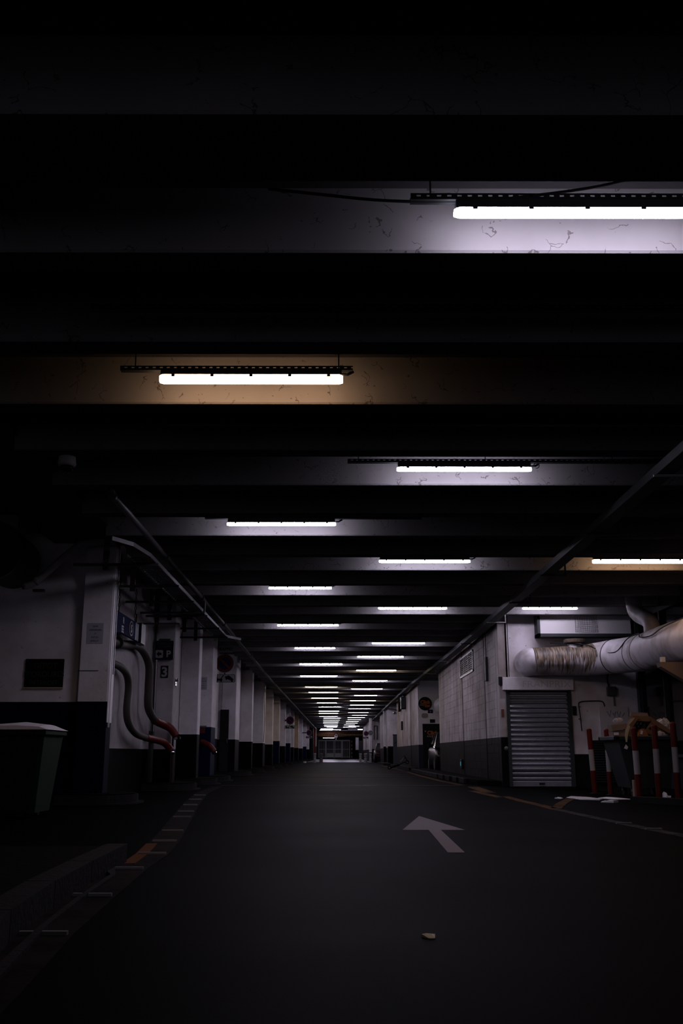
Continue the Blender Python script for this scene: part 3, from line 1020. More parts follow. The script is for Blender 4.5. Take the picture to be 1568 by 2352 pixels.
for yy in (9.8, 12.6, 15.7, 18.7, 21.6, 26, 31, 36, 42, 50, 60, 72, 86, 100):
    xx = 3.40 if yy < 23 else 3.36 if yy < 31 else 3.25 if yy < 40 else 3.12
    br = MB().box(xx - 0.12, xx + 0.30, yy, yy + 0.03, 3.52, 3.54).box(xx + 0.28, xx + 0.30, yy, yy + 0.03, 3.54, 3.95)
    br.build('hanger_bracket', M_WHITE if yy in (9.8, 21.6, 31, 36) else M_RAIL, t)  # white on a few brackets puts their glints into the colour
for k in range(3):
    pp = smooth_path([(3.34 + k * 0.04, 7, 3.57), (3.34 + k * 0.04, 15, 3.57), (3.35 + k * 0.03, 22, 3.565), (3.3 + k * 0.03, 31, 3.57), (3.1 + k * 0.03, 44, 3.57), (3.06 + k * .03, 60, 3.57)], 4)
    MB().tube(pp, 0.014, 5).build('cable', M_BLACK, t)

pi = MB().tube([(-2.62, 10.9, 3.66), (-2.62, 11.1, 3.62), (-2.63, 18.6, 3.62), (-2.70, 30, 3.62), (-2.74, 40, 3.60), (-2.72, 70, 3.6), (-2.7, 120, 3.6)], 0.042, 10)
t = thing('sprinkler_pipe', 'grey overhead pipe slanting down the left side of the ceiling', 'pipe', (-2.65, 40, 3.6))
pi.build('pipe_run', M_GALPIPE, t, smooth=True)
for yy in (11.0, 14.6, 18.6, 22.5, 25.3, 30, 36, 42, 50, 60, 72, 86):
    xx = -2.62 - 0.12 * min(1, max(0, (yy - 19) / 20))
    MB().lathe([(0.052, -0.03), (0.058, 0), (0.052, 0.03)], (xx, yy, 3.61), 'y', 10).build('coupling', M_GALPIPE, t)
    MB().tube([(xx, yy + 0.06, 3.65), (xx, yy + 0.06, HB if yy > 12 else 3.9)], 0.008, 5).build('hanger_rod', M_RAIL, t)
MB().tube(smooth_path([(-2.60, 18.9, 3.62), (-2.60, 18.9, 3.40), (-2.66, 18.9, 3.36), (-3.0, 18.9, 3.36), (-3.84, 18.9, 3.36)]), 0.022, 8).build('branch_pipe', M_GALPIPE, t, smooth=True)

t = thing('cable_tray', 'perforated cable tray on brackets beside the left pillars', 'cable tray', (-2.9, 18, 3.4))
tp = [(-2.98, 12.6, 3.44), (-2.76, 12.9, 3.42), (-2.655, 13.6, 3.41), (-2.66, 18.7, 3.41), (-2.68, 23.5, 3.41), (-2.40, 24.1, 3.41)]
for i in range(len(tp) - 1):
    a, b = Vector(tp[i]), Vector(tp[i + 1])
    MB().rings([[(p_.x - 0.006, p_.y, p_.z), (p_.x + 0.006, p_.y, p_.z), (p_.x + 0.006, p_.y, p_.z + 0.055), (p_.x - 0.006, p_.y, p_.z + 0.055)] for p_ in (a, b)]).build('side_rail', M_STEEL, t)
fl = MB()
for k in range(7):
    xx = -2.67 - k * 0.05
    fl.box(xx - 0.014, xx + 0.014, 13.6, 23.4, 3.405, 3.41)
for j in range(62):
    yy = 13.65 + j * 0.158
    fl.box(-2.99, -2.66, yy, yy + 0.05, 3.402, 3.405)
fl.build('perforated_floor', M_RAIL, t, kind='stuff')
MB().box(-2.995, -2.985, 13.6, 23.4, 3.41, 3.46).build('side_rail', M_RAIL, t)
for yy in (14.0, 15.9, 17.6, 19.5, 21.5, 23.2):
    MB().box(-3.85, -2.62, yy, yy + 0.04, 3.36, 3.40).build('cross_bracket', M_RAIL, t)
    MB().box(-3.42, -3.34, yy - 0.01, yy + 0.05, 3.30, 3.94).build('drop_hanger', M_RAIL, t)

o = MB().tube(smooth_path([(-4.75, 14.6, 3.16), (-4.60, 14.7, 3.24), (-4.2, 14.7, 3.62), (-3.95, 14.7, 3.82), (-3.75, 14.7, 3.86), (-3.5, 14.7, 3.87), (-3.40, 14.7, 3.87)]), 0.055, 10)
M_PIPEL = mat('pale_grey_pipe', (0.3, 0.28, 0.28), 0.6)
t = thing('downpipe', 'slanting grey pipe rising along the top of the left front wall', 'pipe', (-4.0, 14.7, 3.16))
o.build('pipe_run', M_PIPEL, t, smooth=True)
MB().lathe([(0.07, -0.03), (0.075, 0), (0.07, 0.03)], (-4.58, 14.7, 3.26), 'x', 10).build('coupling', M_PIPEL, t)
MB().box(-4.62, -4.45, 14.66, 14.74, 3.09, 3.13).build('pipe_clamp', M_STEEL, t)

t = thing('round_duct', 'large round black duct mouth under a square riser, top left', 'duct', (-5.0, 13.5, 3.15))
MB().lathe([(0.36, 0.0), (0.40, 0.0), (0.42, 0.02), (0.42, 0.04), (0.40, 0.05), (0.40, 1.0), (0.36, 1.0)], (-5.0, 13.9, 3.57), 'y', 28).build('drum', M_BLACK, t, smooth=False)
MB().lathe([(0.415, -0.012), (0.43, -0.012), (0.43, 0.03), (0.415, 0.03)], (-5.0, 13.9, 3.57), 'y', 28).build('rim', mat('dull_black_metal', (0.05, 0.05, 0.055), 0.35, 0.7), t)
MB().box(-5.08, -4.73, 14.1, 14.5, 3.9, 4.15).build('square_riser', mat('pale_duct_sheet', (0.3, 0.28, 0.24), 0.6), t)
for k in range(5):
    MB().box(-5.34, -4.66, 13.885, 13.893, 3.33 + k * 0.12, 3.345 + k * 0.12).build('grille_bar', M_RAIL, t)

t = thing('dome_camera', 'small white dome security camera hanging at the left beam edge', 'camera', (-2.83, 9.8, 3.55))
MB().lathe([(0.03, 0.22), (0.085, 0.20), (0.095, 0.12), (0.09, 0.10), (0.07, 0.09)], (-2.83, 9.8, 3.53), 'z', 16).build('housing', M_WHITE, t, smooth=True)
MB().lathe([(0.07, 0.0), (0.068, -0.03), (0.045, -0.058), (0.012, -0.07)], (-2.83, 9.8, 3.62), 'z', 16).build('dome', M_GLASS, t, smooth=True)
MB().tube([(-2.83, 9.8, 3.74), (-2.83, 9.8, 3.82), (-3.27, 9.8, 3.84)], 0.02, 8).build('bracket_arm', M_WHITE, t)

# ------------------------------------------------------------------ things on the left
t = thing('wheelie_bin', 'green wheeled rubbish bin with pale lid at the left edge', 'bin', (-3.95, 12.0, 0.11))
z0, z1 = 0.06, 0.98
MB().rings([[(a, b, z0) for a, b in ((-4.48, 11.62), (-3.50, 11.62), (-3.46, 11.66), (-3.46, 12.24), (-4.52, 12.24), (-4.52, 11.66))],
            [(a, b, z1 - 0.08) for a, b in ((-4.56, 11.52), (-3.42, 11.52), (-3.38, 11.56), (-3.38, 12.34), (-4.60, 12.34), (-4.60, 11.56))],
            [(a, b, z1) for a, b in ((-4.56, 11.51), (-3.42, 11.51), (-3.37, 11.56), (-3.37, 12.34), (-4.61, 12.34), (-4.61, 11.56))]]).build('body', M_GREEN, t)
MB().box(-4.65, -3.34, 11.47, 12.38, z1 - 0.06, z1 - 0.005, bev=0.012).build('rim', M_GREEN, t)
lid = MB()
rows = []
for i in range(9):
    yy = 11.46 + i * 0.93 / 8
    rz = z1 + 0.004
    hgt = 0.045 + 0.045 * math.sin(PI * i / 8)
    rows.append([(-4.66, yy, rz), (-4.64, yy, rz + hgt * 0.6), (-4.3, yy, rz + hgt + 0.02 * math.sin(i)), (-4.0, yy, rz + hgt * 0.8),
                 (-3.70, yy, rz + hgt * 1.05), (-3.42, yy, rz + hgt * 0.7), (-3.33, yy, rz)])
lid.rings(rows).build('lid', M_LID, t, smooth=False)
for q, s_ in enumerate(('PROPRETE', 'ORDURES', 'PARIS', 'MENAGERES')):
    text(t, s_, -3.86, 11.545, 0.79 - q * 0.055, 0.025, M_DIMTXT, sx=1.1)
for xw in (-4.40, -3.58):
    for yw in (11.75, 12.15):
        MB().lathe([(0.03, -0.02), (0.055, -0.02), (0.055, 0.02), (0.03, 0.02)], (xw, yw, 0.166), 'x', 14).build('wheel', M_RUBBER, t)
        MB().box(xw - 0.03, xw + 0.03, yw - 0.03, yw + 0.03, 0.18, 0.24).build('castor_fork', M_STEEL, t)
for o in list(t.children):
    if o.name.startswith(('wheel', 'castor_fork')):
        o.location.z -= 0.11 - 0.0
    else:
        o.location.z += 0.0
t.location.z = 0.0
for o in t.children:
    if not o.name.startswith(('wheel', 'castor_fork')):
        o.location.z += 0.11
    else:
        o.location.z += 0.11


def plate(name, label, x0, x1, y, z0, z1, m, cat='sign', r=0.01, th=0.02, back=None, group=None):
    t_ = thing(name, label, cat, ((x0 + x1) / 2, y, z0), group)
    MB().prism(rrect(x0, x1, z0, z1, r), 'y', y - th, y).build('panel', m, t_)
    return t_


t = plate('no_dumping_sign', 'black plate reading DEPOT D\'ORDURES INTERDIT on the left front wall', -4.81, -4.22, 15.22, 1.70, 2.13, M_SIGNK)
text(t, 'DEPOT', -4.50, 15.198, 2.03, 0.085, M_DIMTXT, sx=0.95)
text(t, "D'ORDURES", -4.515, 15.198, 1.90, 0.085, M_DIMTXT, sx=0.95)
text(t, 'INTERDIT', -4.515, 15.198, 1.77, 0.075, M_DIMTXT, sx=0.95)
MB().box(-4.815, -4.215, 15.19, 15.22, 1.675, 1.70).build('ledge', mat('pale_batten', (0.35, 0.31, 0.24), 0.7), t)
for sxx, szz in ((-4.78, 2.1), (-4.25, 2.1), (-4.78, 1.73), (-4.25, 1.73)):
    MB().lathe([(0.006, 0), (0.006, -0.006)], (sxx, 15.2, szz), 'y', 8).build('screw', M_STEEL, t)
M_NOTE = mat('grey_notice_paper', (0.38, 0.38, 0.42), 0.8)
t = plate('notice_paper', 'faint grey notice with street address on the nearest left pillar', -3.87, -3.62, 15.098, 2.35, 2.67, M_NOTE, 'notice', th=0.003)
for q, s_ in enumerate(('ZONE', 'GARDIENNEE', '17', 'RUE DU', 'JAVELOT')):
    text(t, s_, -3.745, 15.0945, 2.62 - q * 0.056, 0.026, M_SIGNK, sx=0.85)
t = plate('notice_paper', 'bluish notice with street address on the blue-footed pillar', -3.75, -3.55, 26.798, 1.98 + 0.4, 2.72, M_NOTE, 'notice', th=0.003)
for q, s_ in enumerate(('ZONE', 'GARDIENNEE', '17', 'RUE DU', 'JAVELOT')):
    text(t, s_, -3.65, 26.7945, 2.67 - q * 0.06, 0.025, M_SIGNK, sx=0.75)
MB().box(-3.72, -3.52, 26.79, 26.797, 1.41, 1.43).build('small_caption', M_SIGNK, t)
t = plate('red_notice', 'small dark red notice at the top of the blue plinth', -3.74, -3.56, 26.796, 1.24, 1.38, M_SIGNR, 'notice', th=0.003)

t = plate('parking_sign', 'dark blue light-box sign reading BUREAUX OLYMPIE with arrow and P', -3.80, -3.42, 20.47, 2.60, 2.99, mat('sign_navy', (0.003, 0.004, 0.014), 0.4), r=0.03, th=0.06)
text(t, 'BUREAUX', -3.61, 20.408, 2.93, 0.045, M_DIMTXT, sx=1.1, bold=0.01)
text(t, 'OLYMPIE', -3.61, 20.408, 2.865, 0.045, M_DIMTXT, sx=1.1, bold=0.01)
MB().prism(rrect(-3.785, -3.635, 2.635, 2.795, 0.02), 'y', 20.404, 20.41).build('arrow_tile', M_SIGNW, t)
MB().prism([(-3.765, 2.715), (-3.71, 2.775), (-3.71, 2.74), (-3.66, 2.74), (-3.66, 2.69), (-3.71, 2.69), (-3.71, 2.655)], 'y', 20.398, 20.404).build('arrow', M_SIGNK, t)
text(t, 'P', -3.52, 20.408, 2.72, 0.13, M_SIGNW, bold=0.03)
MB().box(-3.72, -3.5, 20.40, 20.47, 2.99, 3.03).build('top_bracket', M_RAIL, t)
t = plate('number_plate', 'black square plate with a white 3 under the parking sign', -3.675, -3.52, 20.478, 2.23, 2.48, M_SIGNK, th=0.008)
text(t, '3', -3.597, 20.468, 2.355, 0.19, M_SIGNW, bold=0.03)
t = thing('door_lock', 'shiny metal lock plate on the edge of the numbered pillar', 'lock', (-3.39, 20.7, 2.15))
MB().box(-3.40, -3.385, 20.62, 20.80, 2.08, 2.24, bev=0.004).build('lock_plate', M_CHROME, t)
MB().lathe([(0.03, 0), (0.035, 0.02), (0.02, 0.045)], (-3.385, 20.7, 2.2), 'x', 12).build('knob', M_CHROME, t, smooth=True)

# blue hanging signboard along the lane
t = thing('hanging_signboard', 'blue signboard with white stripes hung on chains between left pillars', 'sign', (-3.60, 16.8, 2.65))
MB().box(-3.62, -3.58, 15.75, 17.62, 2.65, 2.97).build('board', M_SIGNB, t)
MB().box(-3.66, -3.54, 17.62, 18.0, 2.64, 3.0).build('dark_box', M_BLACK, t)
text(t, 'R', -3.578, 16.30, 2.87, 0.10, M_SIGNW, 'E', bold=0.02)
text(t, 'EE', -3.578, 16.25, 2.72, 0.11, M_SIGNW, 'E', bold=0.02)
rg = []
for q in range(20):
    a = 2 * PI * q / 20
    rg.append((a, math.cos(a), math.sin(a)))
el = MB()
for rr_, xx_ in ((1.0, -3.577),):
    el.rings([[(xx_, 16.92 + 0.17 * c, 2.81 + 0.13 * s) for _, c, s in rg], [(xx_ + 0.004, 16.92 + 0.17 * c, 2.81 + 0.13 * s) for _, c, s in rg]])
el.build('oval_emblem', M_SIGNR, t)
el = MB().rings([[(-3.573, 16.92 + 0.135 * c, 2.81 + 0.105 * s) for _, c, s in rg], [(-3.570, 16.92 + 0.135 * c, 2.81 + 0.105 * s) for _, c, s in rg]])
el.build('oval_field', M_SIGNB, t)
text(t, 'S', -3.570, 16.92, 2.81, 0.13, M_SIGNW, 'E', bold=0.02)
for q in range(3):
    MB().box(-3.579, -3.575, 17.28 + q * 0.10, 17.33 + q * 0.10, 2.66, 2.96).build('stripe', M_SIGNW, t)
for yy in (16.0, 17.3):
    for q in range(14):
        z_ = 2.98 + q * 0.068
        rad = [(-3.60 + (0.016 * math.cos(a) if q % 2 else 0), yy + (0 if q % 2 else 0.016 * math.cos(a)), z_ + 0.034 + 0.034 * math.sin(a)) for a in [2 * PI * s / 8 for s in range(9)]]
        MB().tube(rad, 0.006, 4).build('chain_link', M_BLACK, t)
t = thing('wall_lamp', 'small bright bulkhead light under the blue signboard', 'light', (-3.70, 15.72, 2.45))
MB().box(-3.85, -3.80, 15.6, 15.9, 2.5, 2.62, bev=0.01).build('base', M_WHITE, t)
MB().box(-3.80, -3.70, 15.58, 16.02, 2.53, 2.61, bev=0.02).build('diffuser', emis('bulkhead_light', WHITE_LAMP, 4.0), t)

# fat dry-riser pipes with red ends
t = thing('riser_pipe', 'taller fat beige pipe with a red hose end in the left recess', 'pipe', (-3.7, 18.5, 1.03))
A = smooth_path([(-3.78, 16.2, 2.53), (-3.77, 16.9, 2.54), (-3.76, 18.2, 2.66), (-3.72, 18.8, 2.60), (-3.66, 19.1, 2.36), (-3.66, 19.15, 1.95), (-3.66, 19.2, 1.60), (-3.62, 19.5, 1.40), (-3.55, 19.8, 1.30)])
MB().tube(A, 0.075, 14).build('pipe_run', M_PIPE, t, smooth=True)
MB().tube(smooth_path([(-3.60, 19.6, 1.345), (-3.50, 19.95, 1.28), (-3.38, 20.05, 1.22), (-3.28, 20.05, 1.12), (-3.235, 20.05, 1.05)]), 0.08, 14).build('red_hose_end', M_RED, t, smooth=True)
MB().lathe([(0.05, -0.03), (0.07, -0.02), (0.07, 0.02), (0.055, 0.04)], (-3.215, 20.05, 1.01), 'z', 14).build('cap', M_CHROME, t)
MB().lathe([(0.10, -0.02), (0.10, 0.02)], (-3.75, 16.7, 2.54), 'y', 14).build('flange', M_DARK, t)
t = thing('riser_pipe', 'shorter beige pipe with a red hose end beside the nearest pillar', 'pipe', (-3.7, 17.5, 0.75))
B = smooth_path([(-3.79, 16.3, 2.18), (-3.74, 16.9, 2.16), (-3.72, 17.4, 2.06), (-3.72, 17.6, 1.85), (-3.72, 17.55, 1.45), (-3.70, 17.7, 1.22), (-3.66, 18.2, 1.06), (-3.60, 18.9, 1.0)])
MB().tube(B, 0.062, 14).build('pipe_run', M_PIPE, t, smooth=True)
MB().tube(smooth_path([(-3.61, 18.8, 1.005), (-3.52, 19.4, 0.97), (-3.42, 19.75, 0.92), (-3.34, 19.9, 0.82), (-3.31, 19.92, 0.77)]), 0.068, 14).build('red_hose_end', M_RED, t, smooth=True)
MB().lathe([(0.045, -0.03), (0.06, -0.02), (0.06, 0.02), (0.05, 0.04)], (-3.30, 19.93, 0.72), 'z', 14).build('cap', M_CHROME, t)
t = thing('riser_elbow', 'curved red hose elbow sticking out of the blue-footed pillar', 'pipe', (-3.4, 26.4, 0.8))
MB().tube(smooth_path([(-3.62, 26.75, 1.0), (-3.55, 26.4, 0.99), (-3.40, 26.3, 0.93), (-3.29, 26.3, 0.83), (-3.25, 26.3, 0.76)]), 0.075, 14).build('red_hose_end', M_RED, t, smooth=True)
MB().lathe([(0.05, -0.03), (0.065, -0.02), (0.065, 0.02), (0.05, 0.04)], (-3.23, 26.3, 0.72), 'z', 14).build('cap', M_CHROME, t)
MB().lathe([(0.09, -0.02), (0.09, 0.02)], (-3.62, 26.77, 1.0), 'y', 14).build('flange', M_CHROME, t)
tag(MB().tube([(-3.355, 20.40, 0.14), (-3.355, 20.40, 1.2), (-3.355, 20.40, 1.22)], 0.02, 8).build('guard_post', mat('old_red', (0.03, 0.004, 0.003), 0.8)), 'thin red post against the edge of the pillar numbered 3', 'post')
o = MB().tube(smooth_path([(-3.79, 20.44, 0.9), (-3.79, 20.44, 2.5), (-3.80, 20.44, 3.3), (-3.80, 20.44, 3.9)]), 0.014, 6)
tag(o.build('wall_cable', M_BLACK), 'black cable running down beside the pillar numbered 3', 'cable')
o = MB().tube(smooth_path([(-3.60, 18.0, 2.85), (-3.62, 18.25, 2.68), (-3.70, 18.5, 2.72), (-3.84, 18.6, 2.9), (-3.84, 18.6, 3.3)]), 0.012, 6)
tag(o.build('wall_cable', M_BLACK), 'black cable looping from the end of the blue signboard', 'cable')
for i, (yy, z_) in enumerate(((16.6, 3.47), (18.2, 3.06))):
    o = MB().tube([(-3.84, yy, z_), (-3.0, yy, z_), (-2.95, yy, z_)], 0.018, 6)
    tag(o.build('cross_conduit', M_GALPIPE), '%s thin metal conduit crossing the left recess' % ('upper', 'lower')[i], 'pipe')
MB_ = MB().tube(smooth_path([(-3.385, 45.35, 3.7), (-3.37, 45.3, 3.0), (-3.34, 45.3, 2.2), (-3.36, 45.3, 1.5), (-3.385, 45.35, 1.2)]), 0.012, 6)
tag(MB_.build('hanging_cable', M_RAIL), 'pale loose cable bowing off a pillar on the left', 'cable')


def tow_icon(t_, cx, y, cz, s, m):
    b = lambda pts, nm: MB().prism([(cx + px * s, cz + pz * s) for px, pz in pts], 'y', y - 0.004, y).build(nm, m, t_)
    b([(-0.48, -0.12), (-0.46, 0.12), (-0.38, 0.12), (-0.33, -0.02), (-0.10, -0.02), (-0.10, -0.12)], 'truck_icon')
    b([(-0.20, -0.02), (-0.06, 0.17), (-0.02, 0.14), (-0.14, -0.02)], 'crane_icon')
    b([(0.02, 0.10), (0.04, 0.0), (0.42, -0.16), (0.46, -0.05), (0.34, 0.06), (0.20, 0.15), (0.12, 0.10)], 'car_icon')
    for wx, wz in ((-0.38, -0.13), (-0.16, -0.13), (0.10, -0.04), (0.38, -0.15)):
        MB().lathe([(0.045 * s, -0.004), (0.045 * s, 0)], (cx + wx * s, y, cz + wz * s), 'y', 10).build('wheel_icon', m, t_)


def no_park(cx, y, cz, r, label, parts=('tow',), group='no-parking signs', bx=-3.42):
    t_ = thing('no_parking_sign', label, 'traffic sign', (cx, y, cz - r), group)
    MB().lathe([(r, 0), (r, -0.02)], (cx, y, cz), 'y', 32).build('rim', M_SIGNW, t_)
    MB().lathe([(r * 0.95, -0.02), (r * 0.95, -0.024)], (cx, y, cz), 'y', 32).build('red_ring', M_SIGNR, t_)
    MB().lathe([(r * 0.66, -0.024), (r * 0.66, -0.028)], (cx, y, cz), 'y', 32).build('blue_disc', M_SIGNB, t_)
    a = math.radians(45)
    d1, d2, w_ = r * 0.68, r * 0.68, r * 0.085
    pts = [(cx - d1 * .707 + w_, cz + d1 * .707 + w_), (cx - d1 * .707 - w_, cz + d1 * .707 - w_), (cx + d1 * .707 - w_, cz - d1 * .707 - w_), (cx + d1 * .707 + w_, cz - d1 * .707 + w_)]
    MB().prism(pts, 'y', y - 0.033, y - 0.027).build('slash', M_SIGNR, t_)
    MB().box(min(bx, cx), max(bx, cx), y + 0.0, y + 0.03, cz - 0.05, cz + 0.05).build('wall_bracket', M_RAIL, t_)
    MB().box(cx - 0.02, cx + 0.02, y, y + 0.02, cz - r * 1.9, cz + r * 1.5).build('back_post', M_RAIL, t_)
    if 'tow' in parts:
        hz, hw = r * 0.42, r * 1.15
        zc = cz - r - hz - 0.04
        MB().prism(rrect(cx - hw, cx + hw, zc - hz, zc + hz, 0.04), 'y', y - 0.016, y).build('tow_plate_edge', M_SIGNK, t_)
        MB().prism(rrect(cx - hw + .012, cx + hw - .012, zc - hz + .012, zc + hz - .012, 0.035), 'y', y - 0.02, y - 0.014).build('tow_plate', M_SIGNW, t_)
        tow_icon(t_, cx, y - 0.02, zc, hw * 1.85, M_SIGNK)
    if 'rappel' in parts:
        zc = cz + r + 0.14
        MB().prism(rrect(cx - 0.215 + .03, cx + 0.215 + .03, zc - 0.095, zc + 0.095, 0.05), 'y', y - 0.02, y).build('rappel_plate', M_SIGNW, t_)
        text(t_, 'RAPPEL', cx + .03, y - 0.0205, zc, 0.085, M_SIGNK, bold=0.02)
    return t_


no_park(-3.22, 28.0, 3.19, 0.265, 'round no-parking sign with RAPPEL plate above and tow plate below', ('tow', 'rappel'), None)
no_park(-3.10, 64.15, 2.76, 0.26, 'round no-parking sign with tow plate, halfway down the left')
no_park(-2.78, 94.95, 2.6, 0.26, 'small dark no-parking sign near the far left end')
no_park(2.75, 100.0, 2.62, 0.25, 'small no-parking sign at the far right before the portal', bx=2.99)
t = thing('round_emblem', 'small round black and white sign on the far right pillar', 'sign', (2.78, 87.98, 2.3))
MB().lathe([(0.20, 0), (0.20, -0.015)], (2.80, 87.98, 2.45), 'y', 20).build('disc', M_SIGNK, t)
MB().lathe([(0.15, -0.015), (0.15, -0.02)], (2.80, 87.98, 2.45), 'y', 20).build('field', M_SIGNW, t)
text(t, 'C', 2.80, 87.96, 2.45, 0.18, M_SIGNK, bold=0.03)
# orange call box between the pillars and small blue plate
t = thing('call_box', 'orange emergency box in the recess past the seventh pillar', 'box', (-3.80, 60.5, 1.4))
MB().box(-3.86, -3.62, 60.4, 60.7, 1.35, 1.85, bev=0.01).build('body', mat('orange_enamel', (0.35, 0.12, 0.04), 0.5), t)
MB().box(-3.80, -3.68, 60.385, 60.4, 1.5, 1.7).build('front_plate', M_SIGNW, t)
t = plate('small_blue_plate', 'small dark blue plate above the orange call box', -3.86, -3.52, 60.3, 2.35, 2.62, M_SIGNB, th=0.02)
tag(MB().rings([[(-2.55 + 0.12 * math.cos(a) * (1 + .3 * math.sin(3 * a)), 76.5 + .1 * math.sin(a), z_) for a in [i * PI / 4 for i in range(8)]] for z_ in (0.01, 0.12)]).build('litter_wrapper', mat('pale_wrapper', (0.85, 0.8, 0.7), 0.3)),
    'crumpled bright wrapper by the left kerb in the distance', 'litter')

# ------------------------------------------------------------------ things on the right
# roller shutter
rs = struct('door_2', MB().box(SX0 - 0.02, SX0 + 0.05, YW - 0.05, YW + 0.2, 0, SZ).box(SX1 - 0.05, SX1 + 0.02, YW - 0.05, YW + 0.2, 0, SZ), M_RAIL)
N = 19
ph = (SZ - 0.12) / N
pr = [(0.02, 0.0), (-0.012, 0.012), (-0.028, 0.035), (-0.03, 0.058), (-0.018, 0.082), (0.028, ph - 0.006), (0.03, ph - 0.004), (0.03, 0.0)]
sm = None
for k in range(N):
    mb = MB().prism([(YW + 0.09 + a, 0.12 + k * ph + b) for a, b in pr], 'x', SX0 + 0.04, SX1 - 0.04)
    if sm is None:
        o0 = mb.build('slat', M_SHUT, rs)
        sm = o0.data
    else:
        kid('slat', sm, rs, (0, 0, k * ph))
MB().box(SX0 + 0.05, SX1 - 0.05, YW + 0.06, YW + 0.12, 0.0, 0.12, bev=0.008).build('bottom_bar', M_SHUT, rs)
MB().box((SX0 + SX1) / 2 - 0.06, (SX0 + SX1) / 2 + 0.06, YW + 0.04, YW + 0.06, 0.05, 0.08).build('pull_handle', M_BLACK, rs)
# lintel box with scratched shop name
t = thing('shutter_lintel', 'white lintel box over the roller shutter with scratched FRANPRIX lettering', 'lintel', (4.47, YW, 2.1))
MB().box(3.70, 5.29, YW - 0.12, YW, 2.10, 2.385, bev=0.008).build('box', mat('lintel_white', (0.86, 0.82, 0.86), 0.6, var=0.15, vscale=6, bump=0.3, bscale=30), t)
text(t, 'FRANPRIX', 4.68, YW - 0.1205, 2.235, 0.14, mat('scratched_grey', (0.66, 0.62, 0.65), 0.8), sx=1.2)
MB().box(3.62, 3.70, YW - 0.06, YW, 2.22, 2.40).build('rusty_bracket', M_DARK, t)
# upper boxed-in duct panel with netting
t = thing('boxed_duct', 'long white boxed duct high above the roller shutter', 'duct', (5.5, YW, 3.3))
MB().box(4.55, 6.60, YW - 0.35, YW, 3.34, 3.80).build('panel', M_WHITE, t)
MB().box(4.49, 4.55, YW - 0.37, YW, 3.27, 3.82).box(4.49, 6.60, YW - 0.37, YW, 3.27, 3.34).build('frame', M_RAIL, t)
net = MB()
for k in range(12):
    xx = 5.35 + k * 0.045
    net.tube([(xx, YW - 0.36, 3.36), (xx + 0.02 * math.sin(k), YW - 0.37, 3.6), (xx, YW - 0.36, 3.79)], 0.003, 4)
for k in range(10):
    zz = 3.38 + k * 0.045
    net.tube([(5.34, YW - 0.36, zz), (5.6, YW - 0.37, zz - 0.01), (5.86, YW - 0.36, zz)], 0.003, 4)
net.build('netting', M_RAIL, t, kind='stuff')

# big lagged duct
t = thing('lagged_duct', 'fat white lagged duct with brown rust streaks above the shutter', 'duct', (5.5, 21, 2.35))
cpath = smooth_path([(4.30, 22.42, 2.72), (4.31, 22.3, 2.72), (4.38, 22.16, 2.72), (4.60, 22.08, 2.72), (5.1, 22.05, 2.73), (5.6, 21.95, 2.745), (6.0, 21.4, 2.76), (6.2, 20.3, 2.72),
                     (6.18, 19.2, 2.70), (6.12, 18.0, 2.68), (6.08, 16.5, 2.64), (6.05, 13.0, 2.6)])
MB().tube(cpath, [0.31 if i < 20 else min(0.37, 0.31 + 0.06 * (i - 20) / 16) for i in range(len(cpath))], 28).build('lagging', M_DUCT, t, smooth=True)
for i in (36, 42, 45):
    p_, q_ = Vector(cpath[i]), Vector(cpath[i + 1])
    MB().tube([p_, p_ + (q_ - p_).normalized() * 0.025], 0.376, 28).build('strap', M_CARDP if i > 40 else M_PIPE, t)
MB().lathe([(0.16, -0.02), (0.16, 0.10), (0.13, 0.12)], (5.28, 22.0, 3.0), 'z', 20).build('collar', M_WHITE, t)
MB().lathe([(0.20, 0.0), (0.24, 0.02), (0.24, 0.08), (0.20, 0.10)], (5.28, 22.0, 3.10), 'z', 20).build('collar_cap', mat('dirty_cap', (0.08, 0.06, 0.045), 0.8, var=0.5, vscale=20), t)
MB().tube(smooth_path([(6.15, 19.2, 3.0), (6.15, 19.3, 3.25), (6.05, 19.8, 3.5), (6.05, 20.0, 3.9), (6.05, 20.0, 4.1)]), 0.16, 16).build('branch_duct', M_DUCT, t, smooth=True)
o = MB().tube(smooth_path([(4.75, YW - 0.4, 3.12), (5.45, 21.72, 3.05), (5.68, 21.30, 2.86), (5.80, 20.6, 2.78), (5.88, 20.0, 2.98), (5.93, 19.4, 3.02), (5.78, 18.8, 2.88), (5.74, 18.0, 2.82), (5.74, 17.0, 2.90), (5.70, 14, 2.9)]), 0.012, 6)
tag(o.build('duct_cable', M_BLACK), 'thin black cable draped along the fat white duct', 'cable')
t = thing('duct_bracket', 'triangular steel bracket under the duct at the right edge', 'bracket', (5.9, 17, 1.9))
MB().prism([(5.50, 2.24), (6.68, 2.24), (6.68, 1.60), (6.45, 1.60), (5.52, 2.16)], 'y', 16.9, 17.1).build('gusset', M_CARDP, t)
MB().box(5.55, 5.62, 16.95, 17.03, 2.24, 2.33).build('peg', M_WHITE, t)
MB().prism([(5.95, 1.98), (6.1, 1.98), (6.1, 1.3), (5.95, 1.4)], 'y', 16.85, 16.9).build('red_tab', M_RED, t)

